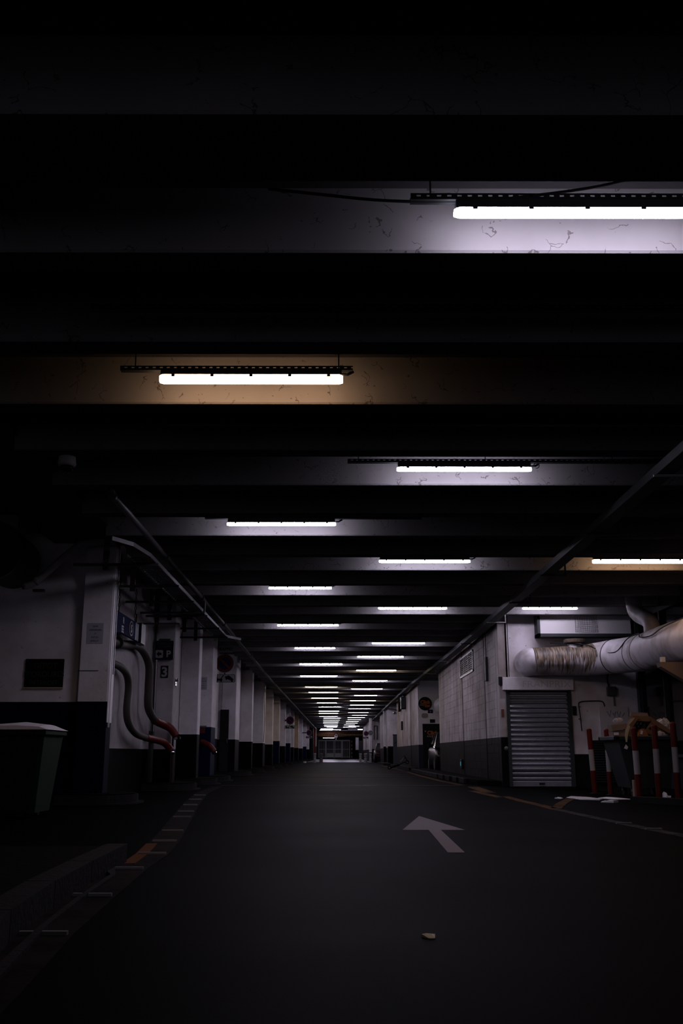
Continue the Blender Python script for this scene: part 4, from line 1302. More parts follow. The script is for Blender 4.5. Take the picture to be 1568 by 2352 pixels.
# conduit loops, boxes, panel on the shutter wall
t = thing('conduit_loop', 'thin black conduit framing the white wall right of the shutter', 'pipe', (5.6, YW, 1.1))
MB().tube(smooth_path([(5.44, YW - 0.03, 1.20), (5.42, YW - 0.03, 1.55), (5.40, YW - 0.03, 1.78), (5.44, YW - 0.03, 1.84), (5.6, YW - 0.03, 1.86), (5.9, YW - 0.03, 1.86), (5.97, YW - 0.03, 1.80), (5.98, YW - 0.03, 1.70)]), 0.012, 6).build('conduit', M_DARK, t)
for zz in (1.45, 1.72):
    MB().box(5.39, 5.44, YW - 0.04, YW, zz, zz + 0.03).build('saddle', M_STEEL, t)
t = thing('junction_box', 'grey junction box with cables above the white panel', 'box', (6.15, YW, 2.0))
MB().box(6.05, 6.25, YW - 0.12, YW, 1.98, 2.18, bev=0.01).build('box', M_GALPIPE, t)
MB().tube([(6.20, YW - 0.06, 1.75), (6.20, YW - 0.06, 1.98)], 0.02, 6).build('conduit', M_GALPIPE, t)
MB().tube(smooth_path([(6.1, YW - 0.05, 2.18), (6.08, YW - 0.05, 2.4), (6.2, YW - 0.05, 2.7), (6.2, YW - 0.05, 3.2)]), 0.02, 6).build('cable', M_BLACK, t)
t = plate('white_panel', 'white panel with scrawled writing behind the cardboard', 5.86, 6.50, YW - 0.002, 0.99, 1.74, M_WHITE, 'panel', th=0.04)
sq = MB()
for k, pts in enumerate((((6.02, 1.64), (6.08, 1.52), (6.12, 1.66)), ((6.15, 1.60), (6.19, 1.50), (6.22, 1.62), (6.17, 1.56)), ((6.25, 1.64), (6.28, 1.48), (6.33, 1.62)), ((6.36, 1.52), (6.42, 1.60)))):
    sq.tube([(a, YW - 0.045, b) for a, b in pts], 0.005, 4)
sq.build('scrawl', M_DARK, t)
gr = struct('window_2', MB().box(5.66, 6.45, YW - 0.03, YW - 0.002, 0.08, 1.0), M_SIGNK)
for k in range(17):
    MB().prism([(YW - 0.03, 0.10 + k * 0.053), (YW - 0.055, 0.10 + k * 0.053), (YW - 0.03, 0.135 + k * 0.053)], 'x', 5.68, 6.43).build('louvre_slat', M_DARK, gr)
tag(MB().box(SX1 + 0.04, SX1 + 0.12, YW - 0.05, YW, 1.55, 1.75, bev=0.005).build('key_switch', M_DARK), 'small dark key switch at the right jamb of the shutter', 'switch')
tag(MB().box(3.66, 3.72, YW - 0.02, YW, 1.52, 1.68).build('red_label', mat('faded_red', (0.15, 0.05, 0.04), 0.7)), 'small faded red label on the corner left of the shutter', 'label')
tag(MB().lathe([(0.04, 0), (0.05, -0.02), (0.02, -0.04)], (3.74, YW, 0.82), 'y', 12).build('wall_hook', M_STEEL), 'small round metal fixing at the left jamb of the shutter', 'hook')

# louvred vent, strip box and socket on the block wall
t = thing('louvre_vent', 'white-framed louvred vent high on the block wall', 'vent', (XR, 28.0, 2.9))
y0, y1, z0, z1 = 26.5, 29.45, 2.86, 3.44
MB().box(XR - 0.03, XR + 0.0, y0, y1, z0, z0 + 0.05).box(XR - 0.03, XR, y0, y1, z1 - 0.05, z1).box(XR - 0.03, XR, y0, y0 + 0.08, z0, z1).box(XR - 0.03, XR, y1 - 0.08, y1, z0, z1).build('frame', M_WHITE, t)
MB().box(XR - 0.008, XR - 0.002, y0, y1, z0, z1).build('dark_opening', M_SIGNK, t)
for k in range(8):
    zz = z0 + 0.10 + k * 0.055
    MB().prism([(XR - 0.028, zz), (XR - 0.024, zz + 0.004), (XR - 0.012, zz + 0.010), (XR - 0.012, zz + 0.005)], 'y', y0 + 0.05, y1 - 0.05).build('slat', mat('dull_slat', (0.22, 0.2, 0.21), 0.7), t)
for yy in (y0 + 0.98, y0 + 1.96):
    MB().box(XR - 0.03, XR - 0.024, yy, yy + 0.04, z0, z1).build('divider', M_WHITE, t)
t = thing('strip_box', 'slim grey strip box fixed upright on the block wall', 'box', (XR - 0.03, 24.1, 2.4))
MB().box(XR - 0.06, XR, 24.0, 24.22, 2.42, 3.0, bev=0.008).build('case', M_RAIL, t)
MB().tube([(XR - 0.02, 24.15, 3.0), (XR - 0.02, 24.15, 3.6)], 0.01, 6).build('cable', M_BLACK, t)
t = thing('exit_light', 'tiny cyan glowing marker box low on the block wall', 'light', (XR, 29.6, 0.3))
MB().box(XR - 0.05, XR, 29.4, 29.8, 0.28, 0.55, bev=0.01).build('case', M_BLACK, t)
MB().box(XR - 0.056, XR - 0.05, 29.58, 29.66, 0.36, 0.48).build('led_window', emis('cyan_led', (0.15, 0.55, 0.7), 0.35), t)

# shop front: door, signs, duct
d3 = struct('door_3', box(3.56, 4.36, 42.40, 42.49, 0.0, 1.93), M_SIGNK)
text(d3, 'Click', 3.97, 42.398, 1.56, 0.15, M_ORANGE, bold=0.03)
text(d3, 'AND', 3.84, 42.398, 1.415, 0.07, M_SIGNW, bold=0.01)
text(d3, 'Eat', 4.06, 42.398, 1.39, 0.13, M_ORANGE, bold=0.03)
MB().lathe([(0.03, 0), (0.03, -0.02)], (3.67, 42.4, 1.62), 'y', 12).build('spy_hole', M_SIGNW, d3)
t = thing('round_shop_sign', 'round black sign reading Click AND Eat over the shop door', 'sign', (3.68, 42.48, 2.5))
MB().lathe([(0.275, 0), (0.285, -0.01), (0.285, -0.04), (0.275, -0.045)], (3.69, 42.5, 2.77), 'y', 36).build('disc', M_SIGNK, t)
text(t, 'Click', 3.69, 42.452, 2.84, 0.14, M_ORANGE, bold=0.03)
text(t, 'AND', 3.56, 42.452, 2.715, 0.065, M_SIGNW, bold=0.01)
text(t, 'Eat', 3.78, 42.452, 2.69, 0.12, M_ORANGE, bold=0.03)
t = plate('street_number', 'small blue plate with number 6 under the round shop sign', 3.80, 4.02, 42.498, 2.37, 2.52, M_SIGNB, th=0.008)
text(t, '6', 3.91, 42.4895, 2.445, 0.085, M_SIGNW, bold=0.02)
t = plate('plaque', 'pinkish faded plaque below the round shop sign', 3.53, 3.81, 42.498, 2.17, 2.37, mat('faded_pink', (0.32, 0.24, 0.25), 0.7), r=0.08, th=0.01)
t = plate('dark_plaque', 'small dark plaque directly above the shop door', 3.88, 4.10, 42.498, 1.97, 2.12, M_SIGNK, th=0.01)
t = thing('lagged_duct', 'white duct elbow rising beside the round shop sign', 'duct', (4.6, 42.2, 2.4))
MB().tube(smooth_path([(4.40, 42.50, 2.68), (4.42, 42.28, 2.68), (4.52, 42.0, 2.68), (4.8, 41.85, 2.68), (5.4, 41.8, 2.70)]), [0.26, 0.32, 0.35, 0.36] + [0.36] * 21, 20).build('lagging', M_WHITE, t, smooth=True)

# hanging black box and small fittings beyond
t = thing('loudspeaker', 'black box speaker hanging high on the second right wall', 'speaker', (3.25, 50, 2.85))
MB().box(3.12, 3.36, 49.8, 50.3, 2.86, 3.46, bev=0.015).build('cabinet', M_BLACK, t)
MB().box(3.14, 3.34, 49.79, 49.8, 2.9, 3.42).build('grille', M_RAIL, t)
MB().box(3.25, 3.33, 49.9, 50.2, 3.46, 3.72).build('bracket', M_RAIL, t)
tag(MB().box(3.22, 3.34, 53.5, 54.2, 2.9, 3.4, bev=0.01).build('wall_box', M_DARK), 'dark box behind the hanging speaker on the right wall', 'box')
t = thing('spotlight', 'small chrome floodlight catching light at the second wall end', 'light fitting', (3.22, 57, 2.9))
MB().box(3.14, 3.32, 57.0, 57.15, 2.88, 3.0, bev=0.01).build('lamp_head', M_CHROME, t)
MB().tube([(3.23, 57.1, 3.0), (3.23, 57.1, 3.1), (3.39, 57.1, 3.1)], 0.015, 6).build('stem', M_RAIL, t)
d4 = struct('door_4', box(3.58, 4.1, 65.9, 65.99, 0.05, 1.86), M_GREYDOOR)
MB().box(3.56, 4.12, 65.93, 66.0, 1.86, 1.92).build('door_head', M_DARK, d4)
MB().tube([(3.68, 65.87, 1.35), (3.8, 65.87, 1.45), (3.95, 65.87, 1.3), (3.82, 65.87, 1.2)], 0.02, 5).build('graffiti_scrawl', M_DARK, d4)
MB().box(4.0, 4.03, 65.86, 65.9, 0.9, 1.0).build('door_handle', M_STEEL, d4)
for i, (yy, z0, z1, lab) in enumerate(((69.5, 1.9, 2.8, 'long dark strip box on the far right wall'), (52.5, 1.9, 2.35, 'small dark upright strip on the second right wall'))):
    xx = 3.24 if i == 0 else 3.37
    tag(MB().box(xx - 0.07, xx, yy, yy + 0.5, z0, z1, bev=0.01).build('strip_box', M_DARK), lab, 'box')
tag(MB().box(4.55, 4.68, 89.9, 89.99, 1.9, 2.9, bev=0.01).build('red_cabinet', mat('dark_red', (0.16, 0.03, 0.02), 0.6)), 'tall narrow red cabinet on the wall beside the far car', 'cabinet')
t = thing('wall_frame', 'grey frame fixture on the far right recess wall', 'frame', (3.3, 89.98, 1.8))
MB().box(3.15, 3.2, 89.9, 90, 1.9, 3.1).box(3.42, 3.5, 89.9, 90, 1.9, 3.1).box(3.15, 3.5, 89.9, 90, 3.05, 3.12).build('frame', M_RAIL, t)


# ------------------------------------------------------------------ striped posts, bins, rubbish
def striped(x, y, h, r, label, tilt):
    t_ = thing('striped_bollard', label, 'bollard', (x, y, 0), 'red and white bollards by the bin')
    n = 16

    def seg(z0, z1, k=1.0):
        return MB().tube([(x + tilt * z0, y, z0), (x + tilt * z1, y, z1)], r * k, n)
    seg(0, h * 0.36).build('red_band', M_RED, t_, smooth=False)
    seg(h * 0.36, h * 0.69).build('white_band', M_WHITEB, t_)
    seg(h * 0.69, h).build('red_band', M_RED, t_)
    MB().lathe([(r, 0), (r * 0.8, 0.018), (r * 0.3, 0.026)], (x + tilt * h, y, h), 'z', n).build('cap', M_RED, t_)
    MB().lathe([(r * 1.9, 0), (r * 1.9, 0.012), (r * 1.1, 0.02)], (x, y, 0), 'z', n).build('base_flange', M_DARK, t_)
    return t_


BL = [(4.69, 18.6, 1.14, 0.048, 'red and white bollard furthest left, nearest the shutter', -0.04),
      (4.79, 17.9, 1.12, 0.044, 'red and white bollard half hidden by the left side of the bin', -0.01),
      (4.73, 16.0, 1.10, 0.048, 'red and white bollard in front of the middle of the bin', -0.02),
      (5.04, 16.0, 1.14, 0.048, 'red and white bollard before the right end of the bin', 0.0),
      (5.34, 16.0, 1.18, 0.048, 'red and white bollard at the right edge of the picture', 0.0)]
for a in BL:
    striped(*a)

t = thing('rubbish_bin', 'large dark open bin overflowing with cardboard behind the striped bollards', 'bin', (5.1, 17.3, 0))
MB().rings([[(a, b, 0.16) for a, b in ((4.84, 16.80), (5.50, 16.80), (5.50, 17.6), (4.84, 17.6))],
            [(a, b, 0.95) for a, b in ((4.66, 16.76), (5.60, 16.76), (5.60, 17.75), (4.66, 17.75))],
            [(a, b, 0.95) for a, b in ((4.70, 16.80), (5.56, 16.80), (5.56, 17.71), (4.70, 17.71))],
            [(a, b, 0.80) for a, b in ((4.72, 16.82), (5.54, 16.82), (5.54, 17.69), (4.72, 17.69))]]).build('body', M_BIN, t)
MB().box(4.60, 5.64, 16.70, 16.80, 0.93, 1.0, bev=0.012).box(4.60, 5.64, 17.70, 17.80, 0.93, 1.0, bev=0.012).box(4.60, 4.68, 16.70, 17.80, 0.93, 1.0, bev=0.012).box(5.56, 5.64, 16.70, 17.80, 0.93, 1.0, bev=0.012).build('rim', M_BIN, t)
for xw in (4.92, 5.42):
    for yw in (16.95, 17.5):
        MB().lathe([(0.03, -0.025), (0.08, -0.025), (0.08, 0.025), (0.03, 0.025)], (xw, yw, 0.08), 'x', 14).build('wheel', M_RUBBER, t)
        MB().box(xw - 0.035, xw + 0.035, yw - 0.04, yw + 0.04, 0.1, 0.17).build('castor_fork', M_STEEL, t)


def slab(name, label, c, sx, sy, sz, rot, m, cat='cardboard', group=None):
    """thin board or box, centred at c, turned by rot (x,y,z degrees)"""
    o_ = MB().box(-sx / 2, sx / 2, -sy / 2, sy / 2, -sz / 2, sz / 2).build(name, m)
    R = Matrix.Rotation(math.radians(rot[2]), 4, 'Z') @ Matrix.Rotation(math.radians(rot[1]), 4, 'Y') @ Matrix.Rotation(math.radians(rot[0]), 4, 'X')
    me = o_.data
    for v_ in me.vertices:
        v_.co = R @ (v_.co - Vector((0, 0, sz / 2)))
    o_.location = c
    return tag(o_, label, cat, group)


# open carton with slanted sides: back board, flap, two slanted sides, dark inside tray
t = thing('open_carton', 'big torn cardboard carton tipped on top of the dark bin', 'cardboard box', (5.05, 17.1, 1.0))
MB().prism([(4.80, 0.98), (4.86, 1.16), (4.98, 1.30), (5.05, 1.30), (4.93, 1.14), (4.88, 0.98)], 'y', 16.80, 17.05).build('left_flap', M_CARD, t)
MB().prism([(4.96, 1.33), (5.26, 1.32), (5.245, 1.385), (4.965, 1.40)], 'y', 16.95, 17.0).build('top_flap', M_CARDP, t)
MB().prism([(4.98, 1.25), (5.26, 1.24), (5.28, 1.325), (4.97, 1.335)], 'y', 16.9, 17.15).build('top_panel', M_CARD, t)
MB().prism([(5.26, 1.32), (5.28, 1.20), (5.56, 1.04), (5.58, 1.10)], 'y', 16.85, 17.1).build('right_flap', M_CARD, t)
MB().prism([(5.14, 1.06), (5.27, 1.22), (5.50, 1.06), (5.38, 0.98)], 'y', 16.88, 16.91).build('slotted_panel', M_CARD, t)
MB().prism([(5.22, 1.12), (5.26, 1.155), (5.37, 1.085), (5.35, 1.06)], 'y', 16.872, 16.88).build('hand_slot', M_SIGNK, t)
MB().prism([(4.90, 1.02), (5.02, 1.26), (5.20, 1.25), (5.08, 1.02)], 'y', 17.0, 17.03).build('dark_inside', M_SIGNK, t)
for k in range(3):
    MB().prism([(4.985 + k * 0.062, 1.19), (5.005 + k * 0.062, 1.19), (5.03 + k * 0.062, 1.23), (5.01 + k * 0.062, 1.23)], 'y', 16.985, 17.0).build('cut_slot', M_PAPER, t)
    MB().prism([(4.95 + k * 0.062, 1.15), (4.965 + k * 0.062, 1.15), (4.975 + k * 0.062, 1.17), (4.96 + k * 0.062, 1.17)], 'y', 16.985, 17.0).build('cut_slot', M_PAPER, t)
t = thing('small_carton', 'small brown carton with white label leaning inside the torn carton', 'cardboard box', (5.08, 16.8, 0.98))
MB().prism([(4.98, 0.97), (5.06, 1.10), (5.12, 1.12), (5.20, 0.97)], 'y', 16.78, 16.95).build('carton', mat('brown_card', (0.26, 0.10, 0.04), 0.8), t)
MB().prism([(5.045, 1.03), (5.06, 1.09), (5.095, 1.085), (5.08, 1.025)], 'y', 16.774, 16.78).build('label_sticker', M_PAPER, t)
t = thing('pale_carton', 'pale cardboard box hanging over the left side of the bin', 'cardboard box', (4.66, 17.0, 0.95))
MB().prism([(4.62, 1.08), (4.60, 1.18), (4.86, 1.21), (4.86, 1.12)], 'y', 16.9, 17.15).build('upper_flap', M_CARDP, t)
MB().prism([(4.635, 0.98), (4.625, 1.08), (4.86, 1.11), (4.84, 0.99)], 'y', 16.92, 17.2).build('box', M_CARDP, t)
MB().box(4.64, 4.72, 16.905, 16.92, 1.015, 1.06).build('torn_paper', M_PAPER, t)
# film bags: lumpy closed shapes
random.seed(11)


def bag(label, c, rx, ry, rz, m, name='plastic_bag', n=14, mrows=8, cat='bag'):
    rows_ = []
    ph_ = [random.uniform(0, 6) for _ in range(4)]
    for i in range(mrows + 1):
        v_ = PI * (0.04 + 0.92 * i / mrows)
        ring = []
        for k in range(n):
            u = 2 * PI * k / n
            s = 1 + 0.16 * math.sin(3 * u + ph_[0] + 2 * v_) + 0.10 * math.sin(5 * u + ph_[1]) + random.uniform(-.06, .06)
            ring.append((c[0] + rx * s * math.sin(v_) * math.cos(u), c[1] + ry * s * math.sin(v_) * math.sin(u), c[2] - rz * s * math.cos(v_)))
        rows_.append(ring)
    return tag(MB().rings(rows_).build(name, m), label, cat)


bag('crumpled clear plastic film on the right end of the full bin', (5.50, 17.0, 1.16), 0.15, 0.13, 0.12, M_BAG)
bag('glossy clear film bulging below the slotted cardboard', (5.38, 16.85, 1.02), 0.12, 0.07, 0.06, M_BAG)
bag('wisp of clear film on the pale carton at left of the bin', (4.76, 17.05, 1.26), 0.09, 0.06, 0.04, M_BAG)
t = thing('tape_strip', 'pale yellow tape hanging down the front left of the bin', 'tape', (4.75, 16.7, 0.8))
MB().prism([(4.78, 1.10), (4.83, 1.17), (4.86, 1.16), (4.81, 1.02), (4.79, 0.9), (4.77, 0.9), (4.76, 1.0)], 'y', 16.685, 16.698).build('tape', mat('pale_tape', (0.45, 0.40, 0.26), 0.5), t)
MB().prism([(4.73, 0.80), (4.765, 0.86), (4.80, 0.82), (4.78, 0.78)], 'y', 16.685, 16.692).build('tag', M_PAPER, t)
tag(MB().box(4.74, 4.82, 16.30, 16.40, 0.03, 0.30, bev=0.006).build('carton_scrap', M_CARDP), 'small upright pale carton standing at the foot of the bin', 'litter')


def sheet(name, label, pts, z, m, h=0.03, cat='litter'):
    """crumpled sheet lying on the ground: closed thin shape with uneven top"""
    cx = sum(p_[0] for p_ in pts) / len(pts)
    cy = sum(p_[1] for p_ in pts) / len(pts)
    top = [(x, y, z + 0.003 + random.uniform(0, h)) for x, y in pts]
    mid = [((x + cx) / 2, (y + cy) / 2, z + 0.008 + random.uniform(0, h)) for x, y in pts]
    base = [(x, y, z + 0.001) for x, y in pts]
    n = len(pts)
    vs = base + top + mid + [(cx, cy, z + h * 0.6)]
    fs = [tuple(range(n))[::-1]]
    for i in range(n):
        j = (i + 1) % n
        fs += [(i, j, n + j, n + i), (n + i, n + j, 2 * n + j, 2 * n + i), (2 * n + i, 2 * n + j, 3 * n)]
    return tag(MB().add(vs, fs).build(name, m), label, cat)


sheet('paper_sheet', 'bluish crumpled sheet at the end of the ochre branch line', [(3.78, 16.9), (3.85, 16.2), (4.10, 16.0), (4.22, 16.3), (4.15, 16.9), (3.95, 17.3)], 0, M_PAPER, 0.025)
sheet('paper_sheet', 'bright white flattened sheet beside the first striped bollard', [(4.25, 16.7), (4.4, 16.2), (4.7, 16.25), (4.66, 16.8), (4.5, 17.1)], 0, mat('bright_paper', (0.8, 0.8, 0.86), 0.6), 0.008)
sheet('paper_scrap', 'lone white scrap lying in front of the crumpled sheets', [(3.95, 15.35), (4.1, 15.2), (4.2, 15.3), (4.15, 15.5), (4.0, 15.5)], 0, M_PAPER, 0.03)
sheet('paper_scrap', 'tiny white scrap on the asphalt before the shutter', [(3.52, 16.6), (3.60, 16.5), (3.66, 16.6), (3.58, 16.7)], 0, M_PAPER, 0.02)
sheet('paper_scrap', 'small scrap between the third and fourth striped bollards', [(4.83, 15.9), (4.9, 15.8), (4.96, 15.95), (4.9, 16.1)], 0, M_PAPER, 0.04)
sheet('plastic_scrap', 'grey crumpled plastic between the two rightmost bollards', [(5.12, 16.1), (5.16, 15.9), (5.23, 16.0), (5.23, 16.2), (5.17, 16.3)], 0, M_PAPER, 0.12)
sheet('leaf_scrap', 'small pale yellow scrap on the dark asphalt near the camera', [(0.335, 4.24), (0.36, 4.2), (0.385, 4.2), (0.39, 4.24), (0.36, 4.28)], 0, mat('pale_yellow_scrap', (0.6, 0.5, 0.3), 0.7), 0.01)


# ------------------------------------------------------------------ cars
def car(x, y, label, body_m, Ln=3.6, W=1.62, H=1.5):
    """front faces the camera (-Y); x,y = middle of the front bumper"""
    t_ = thing('parked_car', label, 'car', (x, y, 0))
    hw = W / 2
    st = [  # along the car: y, half width, lower z, upper z (bonnet / waist)
        (0.00, hw * 0.82, 0.28, 0.55), (0.06, hw * 0.92, 0.22, 0.66), (0.22, hw * 0.98, 0.20, 0.74), (0.55, hw, 0.20, 0.83),
        (0.95, hw, 0.20, 0.92), (1.3, hw, 0.20, 0.94), (2.4, hw, 0.20, 0.95), (Ln - 0.3, hw, 0.2, 0.96), (Ln - 0.05, hw * 0.95, 0.24, 0.9), (Ln, hw * 0.85, 0.3, 0.7)]
    rs_ = []
    for yy, w_, a, b in st:
        rs_.append([(x - w_, y + yy, a + 0.1), (x - w_ * 0.92, y + yy, a), (x + w_ * 0.92, y + yy, a), (x + w_, y + yy, a + 0.1), (x + w_, y + yy, b - 0.12),
                    (x + w_ * 0.93, y + yy, b - 0.03), (x + w_ * 0.7, y + yy, b), (x - w_ * 0.7, y + yy, b), (x - w_ * 0.93, y + yy, b - 0.03), (x - w_, y + yy, b - 0.12)])
    MB().rings(rs_).build('bodywork', body_m, t_, smooth=True)
    # cabin
    g0, g1 = 0.95, Ln - 0.15
    r0, r1 = 1.55, Ln - 0.45
    wl_, wr_ = hw * 0.93, hw * 0.74
    zb, zt = 0.93, H - 0.05
    MB().rings([[(x - wl_, y + g0, zb), (x + wl_, y + g0, zb), (x + wl_, y + g1, zb), (x - wl_, y + g1, zb)],
                [(x - wr_, y + r0, zt), (x + wr_, y + r0, zt), (x + wr_, y + r1, zt), (x - wr_, y + r1, zt)]]).build('cabin_glass', M_CLGLASS, t_)
    MB().rings([[(x - wr_ - .02, y + r0 - .03, zt - 0.01), (x + wr_ + .02, y + r0 - .03, zt - 0.01), (x + wr_ + .02, y + r1 + .03, zt - 0.01), (x - wr_ - .02, y + r1 + .03, zt - 0.01)],
                [(x - wr_ * .85, y + r0 + .08, H), (x + wr_ * .85, y + r0 + .08, H), (x + wr_ * .85, y + r1 - .08, H), (x - wr_ * .85, y + r1 - .08, H)]]).build('roof', body_m, t_)
    for s in (-1, 1):
        MB().tube([(x + s * wl_, y + g0, zb), (x + s * wr_, y + r0, zt)], 0.028, 6).build('windscreen_pillar', M_CHROME, t_)
        MB().tube([(x + s * wl_, y + 2.2, zb), (x + s * wr_ * 1.01, y + 2.2, zt)], 0.025, 6).build('door_pillar', body_m, t_)
        MB().rings([[(x + s * hw * a, y + b, z) for a, b, z in ((0.55, 0.10, 0.56), (0.93, 0.16, 0.60), (0.95, 0.30, 0.74), (0.62, 0.16, 0.70))],
                    [(x + s * hw * a, y + b, z) for a, b, z in ((0.55, 0.03, 0.57), (0.90, 0.09, 0.61), (0.92, 0.24, 0.75), (0.62, 0.09, 0.70))]]).build('headlight', M_CHROME, t_)
        MB().lathe([(0.05, 0.0), (0.05, -0.02)], (x + s * hw * 0.7, y + 0.03, 0.36), 'y', 12).build('fog_lamp', M_CHROME, t_)
        MB().box(x + s * (hw + 0.10) - 0.09, x + s * (hw + 0.10) + 0.09, y + 1.15, y + 1.25, 0.93, 1.06, bev=0.02).build('door_mirror', body_m, t_)
        for yy in (0.62, Ln - 0.62):
            wh = MB().lathe([(0.20, -0.09), (0.29, -0.09), (0.31, -0.05), (0.31, 0.05), (0.29, 0.09), (0.20, 0.09)], (x + s * (hw - 0.08), y + yy, 0.31), 'x', 24).build('wheel', M_RUBBER, t_)
            MB().lathe([(0.03, 0.0), (0.19, 0.01), (0.20, 0.02)] if s > 0 else [(0.20, -0.02), (0.19, -0.01), (0.03, 0.0)], (x + s * (hw + 0.01), y + yy, 0.31), 'x', 12).build('hubcap', M_STEEL, wh)
    MB().box(x - hw * 0.5, x + hw * 0.5, y - 0.012, y + 0.02, 0.48, 0.58, bev=0.008).build('grille', M_BLACK, t_)
    MB().box(x - 0.26, x + 0.26, y - 0.03, y - 0.012, 0.34, 0.45).build('number_plate', M_SIGNW, t_)
    MB().box(x - hw * 0.8, x + hw * 0.8, y - 0.02, y + 0.05, 0.24, 0.33, bev=0.01).build('bumper', M_BLACK, t_)
    for s in (-1, 1):
        MB().tube([(x + s * 0.1, y + 0.97, 0.955), (x + s * 0.5, y + 1.12, 1.08)], 0.008, 4).build('wiper', M_BLACK, t_)
    return t_


car(4.42, 37.2, 'glossy black car parked in the recess beside the shop door', M_CARB)
car(3.68, 79.5, 'dark red car parked far down on the right', M_CARR)

# fallen kick scooter
t = thing('fallen_scooter', 'dark kick scooter lying on the ground at the right kerb', 'scooter', (2.7, 46, 0))
MB().rings([[(2.34, 45.9, 0.03), (2.36, 46.1, 0.03), (2.36, 46.1, 0.09), (2.34, 45.9, 0.09)], [(2.80, 46.2, 0.17), (2.80, 46.4, 0.17), (2.79, 46.4, 0.24), (2.79, 46.2, 0.24)]]).build('deck', M_BLACK, t)
MB().rings([[(2.36, 45.87, 0.09), (2.36, 45.90, 0.09), (2.36, 45.90, 0.11), (2.36, 45.87, 0.11)], [(2.74, 46.12, 0.22), (2.74, 46.15, 0.22), (2.74, 46.15, 0.25), (2.74, 46.12, 0.25)]]).build('deck_trim', M_CHROME, t)
MB().tube([(2.80, 46.3, 0.22), (2.95, 46.4, 0.30), (3.10, 46.45, 0.33)], 0.028, 8).build('frame_tube', M_BLACK, t)
MB().tube([(2.84, 46.3, 0.34), (2.92, 46.3, 0.43), (3.0, 46.3, 0.51)], 0.022, 8).build('stem', M_STEEL, t)
MB().tube([(3.0, 46.3, 0.62), (3.08, 46.35, 0.52), (3.17, 46.4, 0.36)], 0.018, 8).build('handlebar', M_BLACK, t)
MB().tube([(3.0, 46.3, 0.51), (3.08, 46.35, 0.52)], 0.018, 8).build('stem_joint', M_BLACK, t)
for cx_, cy_, cz_ in ((2.31, 45.98, 0.088), (3.16, 46.45, 0.32)):
    wh = MB().lathe([(0.04, -0.02), (0.085, -0.02), (0.085, 0.02), (0.04, 0.02)], (cx_, cy_, cz_), 'y', 16).build('wheel', M_RUBBER, t)
    MB().lathe([(0.01, -0.024), (0.04, -0.024), (0.04, 0.024), (0.01, 0.024)], (cx_, cy_, cz_), 'y', 12).build('hub', M_STEEL, wh)
MB().tube([(2.62, 46.15, 0.16), (2.66, 46.0, 0.02)], 0.012, 6).build('kick_stand', M_STEEL, t)

# ------------------------------------------------------------------ the far end
t = thing('red_portal', 'red steel portal frame closing the far end of the tunnel', 'portal', (0.2, 121, 0))
for xx in (-2.74, 3.14):
    MB().box(xx - 0.22, xx - 0.0, 121, 121.3, 0, 3.9).build('red_column', M_RED, t)
    MB().box(xx + 0.0, xx + 0.08, 121.02, 121.25, 1.5, 3.7).build('white_edge', M_WHITE, t)
MB().box(-2.9, 3.2, 124, 124.5, 2.86, 2.96).build('hazard_bar', M_BLACK, t)
hz = MB()
for k in range(26):
    xx = -2.7 + k * 0.23
    hz.prism([(xx, 2.87), (xx + 0.10, 2.87), (xx + 0.16, 2.95), (xx + 0.06, 2.95)], 'y', 123.98, 124.0)
hz.build('hazard_stripes', M_YEL, t)
far = struct('wall_far', MB().box(-9, 9, 160, 160.3, 0, 4.2), M_DARK)
struct('ceiling_far', box(-9, 9, 124, 160.3, 4.3, 4.6), M_DARK)
struct('wall_far_left_side', box(-3.4, -3.1, 123, 160, 0, 4.3), M_DARK)
struct('wall_far_right_side', box(6.2, 6.5, 121, 160, 0, 4.3), M_DARK)
struct('wall_far_pier', box(2.55, 3.0, 150, 150.4, 0, 3.0), paint_wall('far_pier', 1.2, LOW))
struct('wall_far_right_stub', box(3.25, 6.2, 121.35, 121.6, 0, 4.3), M_DARK)
d5 = struct('door_5', box(3.0, 5.0, 150.2, 150.3, 0, 2.55), mat('slate_shutter', (0.05, 0.055, 0.065), 0.5))
for k in range(10):
    MB().box(3.02, 4.98, 150.17, 150.2, 0.05 + k * 0.25, 0.25 + k * 0.25).build('panel', MATS['slate_shutter'], d5)
struct('wall_far_upper', box(1.4, 6.2, 150, 150.3, 3.3, 4.3), M_SHUTW)
t = thing('overhead_pipe', 'rusty brown pipe crossing the far end above the gate', 'pipe', (0, 140, 3.2))
MB().tube([(-3.09, 140, 3.35), (6.19, 140, 3.35)], 0.42, 16).build('pipe_run', M_RUST, t, smooth=True)
for xx in (-1.5, 1.5, 4.2):
    MB().tube([(xx, 140, 3.35), (xx + 0.1, 140, 3.35)], 0.47, 16).build('flange', M_RUST, t)

GX0, GX1, GY = -3.1, 2.2, 156.0
t = thing('gate', 'pale steel barred gate across the far end', 'gate', (-0.5, GY, 0))
M_GATE = mat('pale_gate_steel', (0.6, 0.6, 0.6), 0.5, 0.2)
for xx, w_ in ((-3.05, 0.08), (-1.95, 0.22), (-0.72, 0.09), (-0.58, 0.09), (0.55, 0.22), (1.75, 0.08)):
    MB().box(xx - w_ / 2, xx + w_ / 2, GY, GY + 0.1, 0.02, 2.55).build('gate_post', M_GATE, t)
MB().box(-3.1, 1.8, GY, GY + 0.12, 2.55, 2.72).build('top_rail', M_GATE, t)
MB().box(-3.1, 1.8, GY, GY + 0.08, 1.28, 1.34).build('middle_rail', M_GATE, t)
MB().box(-3.1, 1.8, GY, GY + 0.08, 0.08, 0.16).build('bottom_rail', M_GATE, t)
bb = MB()
k = -2.98
while k < 1.75:
    bb.box(k, k + 0.03, GY + 0.03, GY + 0.06, 0.1, 2.55)
    k += 0.14
bb.build('railing_bars', M_GATE, t, kind='stuff')
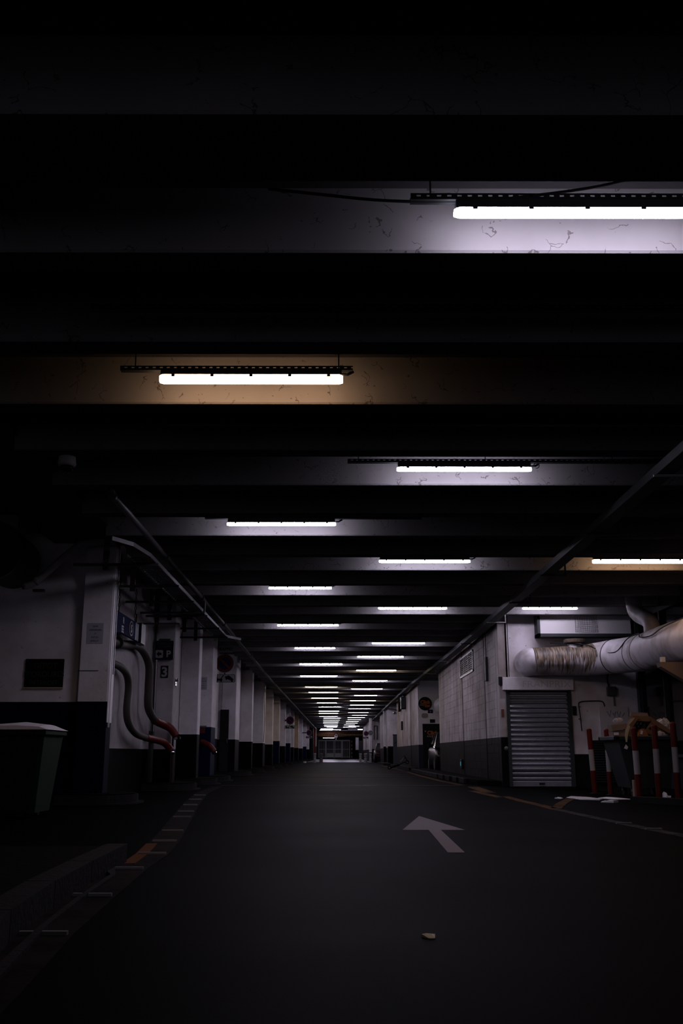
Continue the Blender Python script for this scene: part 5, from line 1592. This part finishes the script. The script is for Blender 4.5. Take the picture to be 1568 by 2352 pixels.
for x0, x1 in ((-1.8, -0.78), (-0.5, 0.42)):
    MB().box(x0, x1, GY - 0.01, GY + 0.02, 0.16, 0.72).build('kick_panel', M_GATE, t)
t = thing('striped_post', 'red and white striped post right of the far gate', 'post', (2.05, GY, 0))
for k in range(9):
    MB().box(1.97, 2.15, GY - 0.1, GY, 0.02 + k * 0.29, 0.02 + (k + 1) * 0.29).build('band', M_RED if k % 2 else M_WHITEB, t)
t = thing('height_limit_sign', 'round red-rimmed height limit sign hung before the far gate', 'traffic sign', (-0.36, 139, 2.9))
MB().lathe([(0.36, 0), (0.36, -0.02)], (-0.33, 138.5, 3.05), 'y', 28).build('red_ring', M_SIGNR, t)
MB().lathe([(0.25, -0.02), (0.25, -0.03)], (-0.33, 138.5, 3.05), 'y', 28).build('white_disc', mat('bright_sign_white', (0.8, 0.75, 0.78), 0.5), t)
text(t, '2m', -0.33, 138.46, 3.05, 0.2, M_SIGNK, bold=0.02)
MB().tube([(-0.33, 138.52, 3.4), (-0.33, 138.52, 4.3)], 0.02, 6).build('hanger_rod', M_RAIL, t)
MB().tube([(-0.33, 138.52, 2.7), (-0.33, 138.52, 2.55)], 0.05, 6).build('lower_stub', M_GATE, t)
for i, (x, y, m_, lab) in enumerate(((-1.83, 78, M_STONE, 'pale stone bollard furthest left across the roadway'),
                                    (-1.33, 77.5, mat('brown_stone', (0.13, 0.11, 0.11), 0.8), 'dark stone bollard second from left'),
                                    (1.70, 78, M_STONE, 'pale stone bollard left of the right-hand trio'),
                                    (2.08, 77, M_STONE, 'pale stone bollard in the middle of the right-hand trio'),
                                    (2.50, 79, M_STONE, 'pale stone bollard at the right of the trio'))):
    t = thing('stone_bollard', lab, 'bollard', (x, y, 0), 'stone bollards across the roadway')
    k_ = 1.3 if i in (1, 3) else 1.0
    MB().lathe([(0.105 * k_, 0), (0.10 * k_, 0.02), (0.095 * k_, 0.36), (0.07, 0.40)], (x, y, 0), 'z', 16).build('base_drum', m_, t)
    MB().lathe([(0.06, 0.0), (0.09 * k_, 0.03), (0.10 * k_, 0.09), (0.09 * k_, 0.14), (0.05, 0.17)], (x, y, 0.40), 'z', 16).build('middle_ring', m_, t)
    MB().lathe([(0.06, 0.0), (0.105 * k_, 0.03), (0.105 * k_, 0.11), (0.07, 0.14)], (x, y, 0.57), 'z', 16).build('cap', m_, t)
print('objects', len(bpy.data.objects))
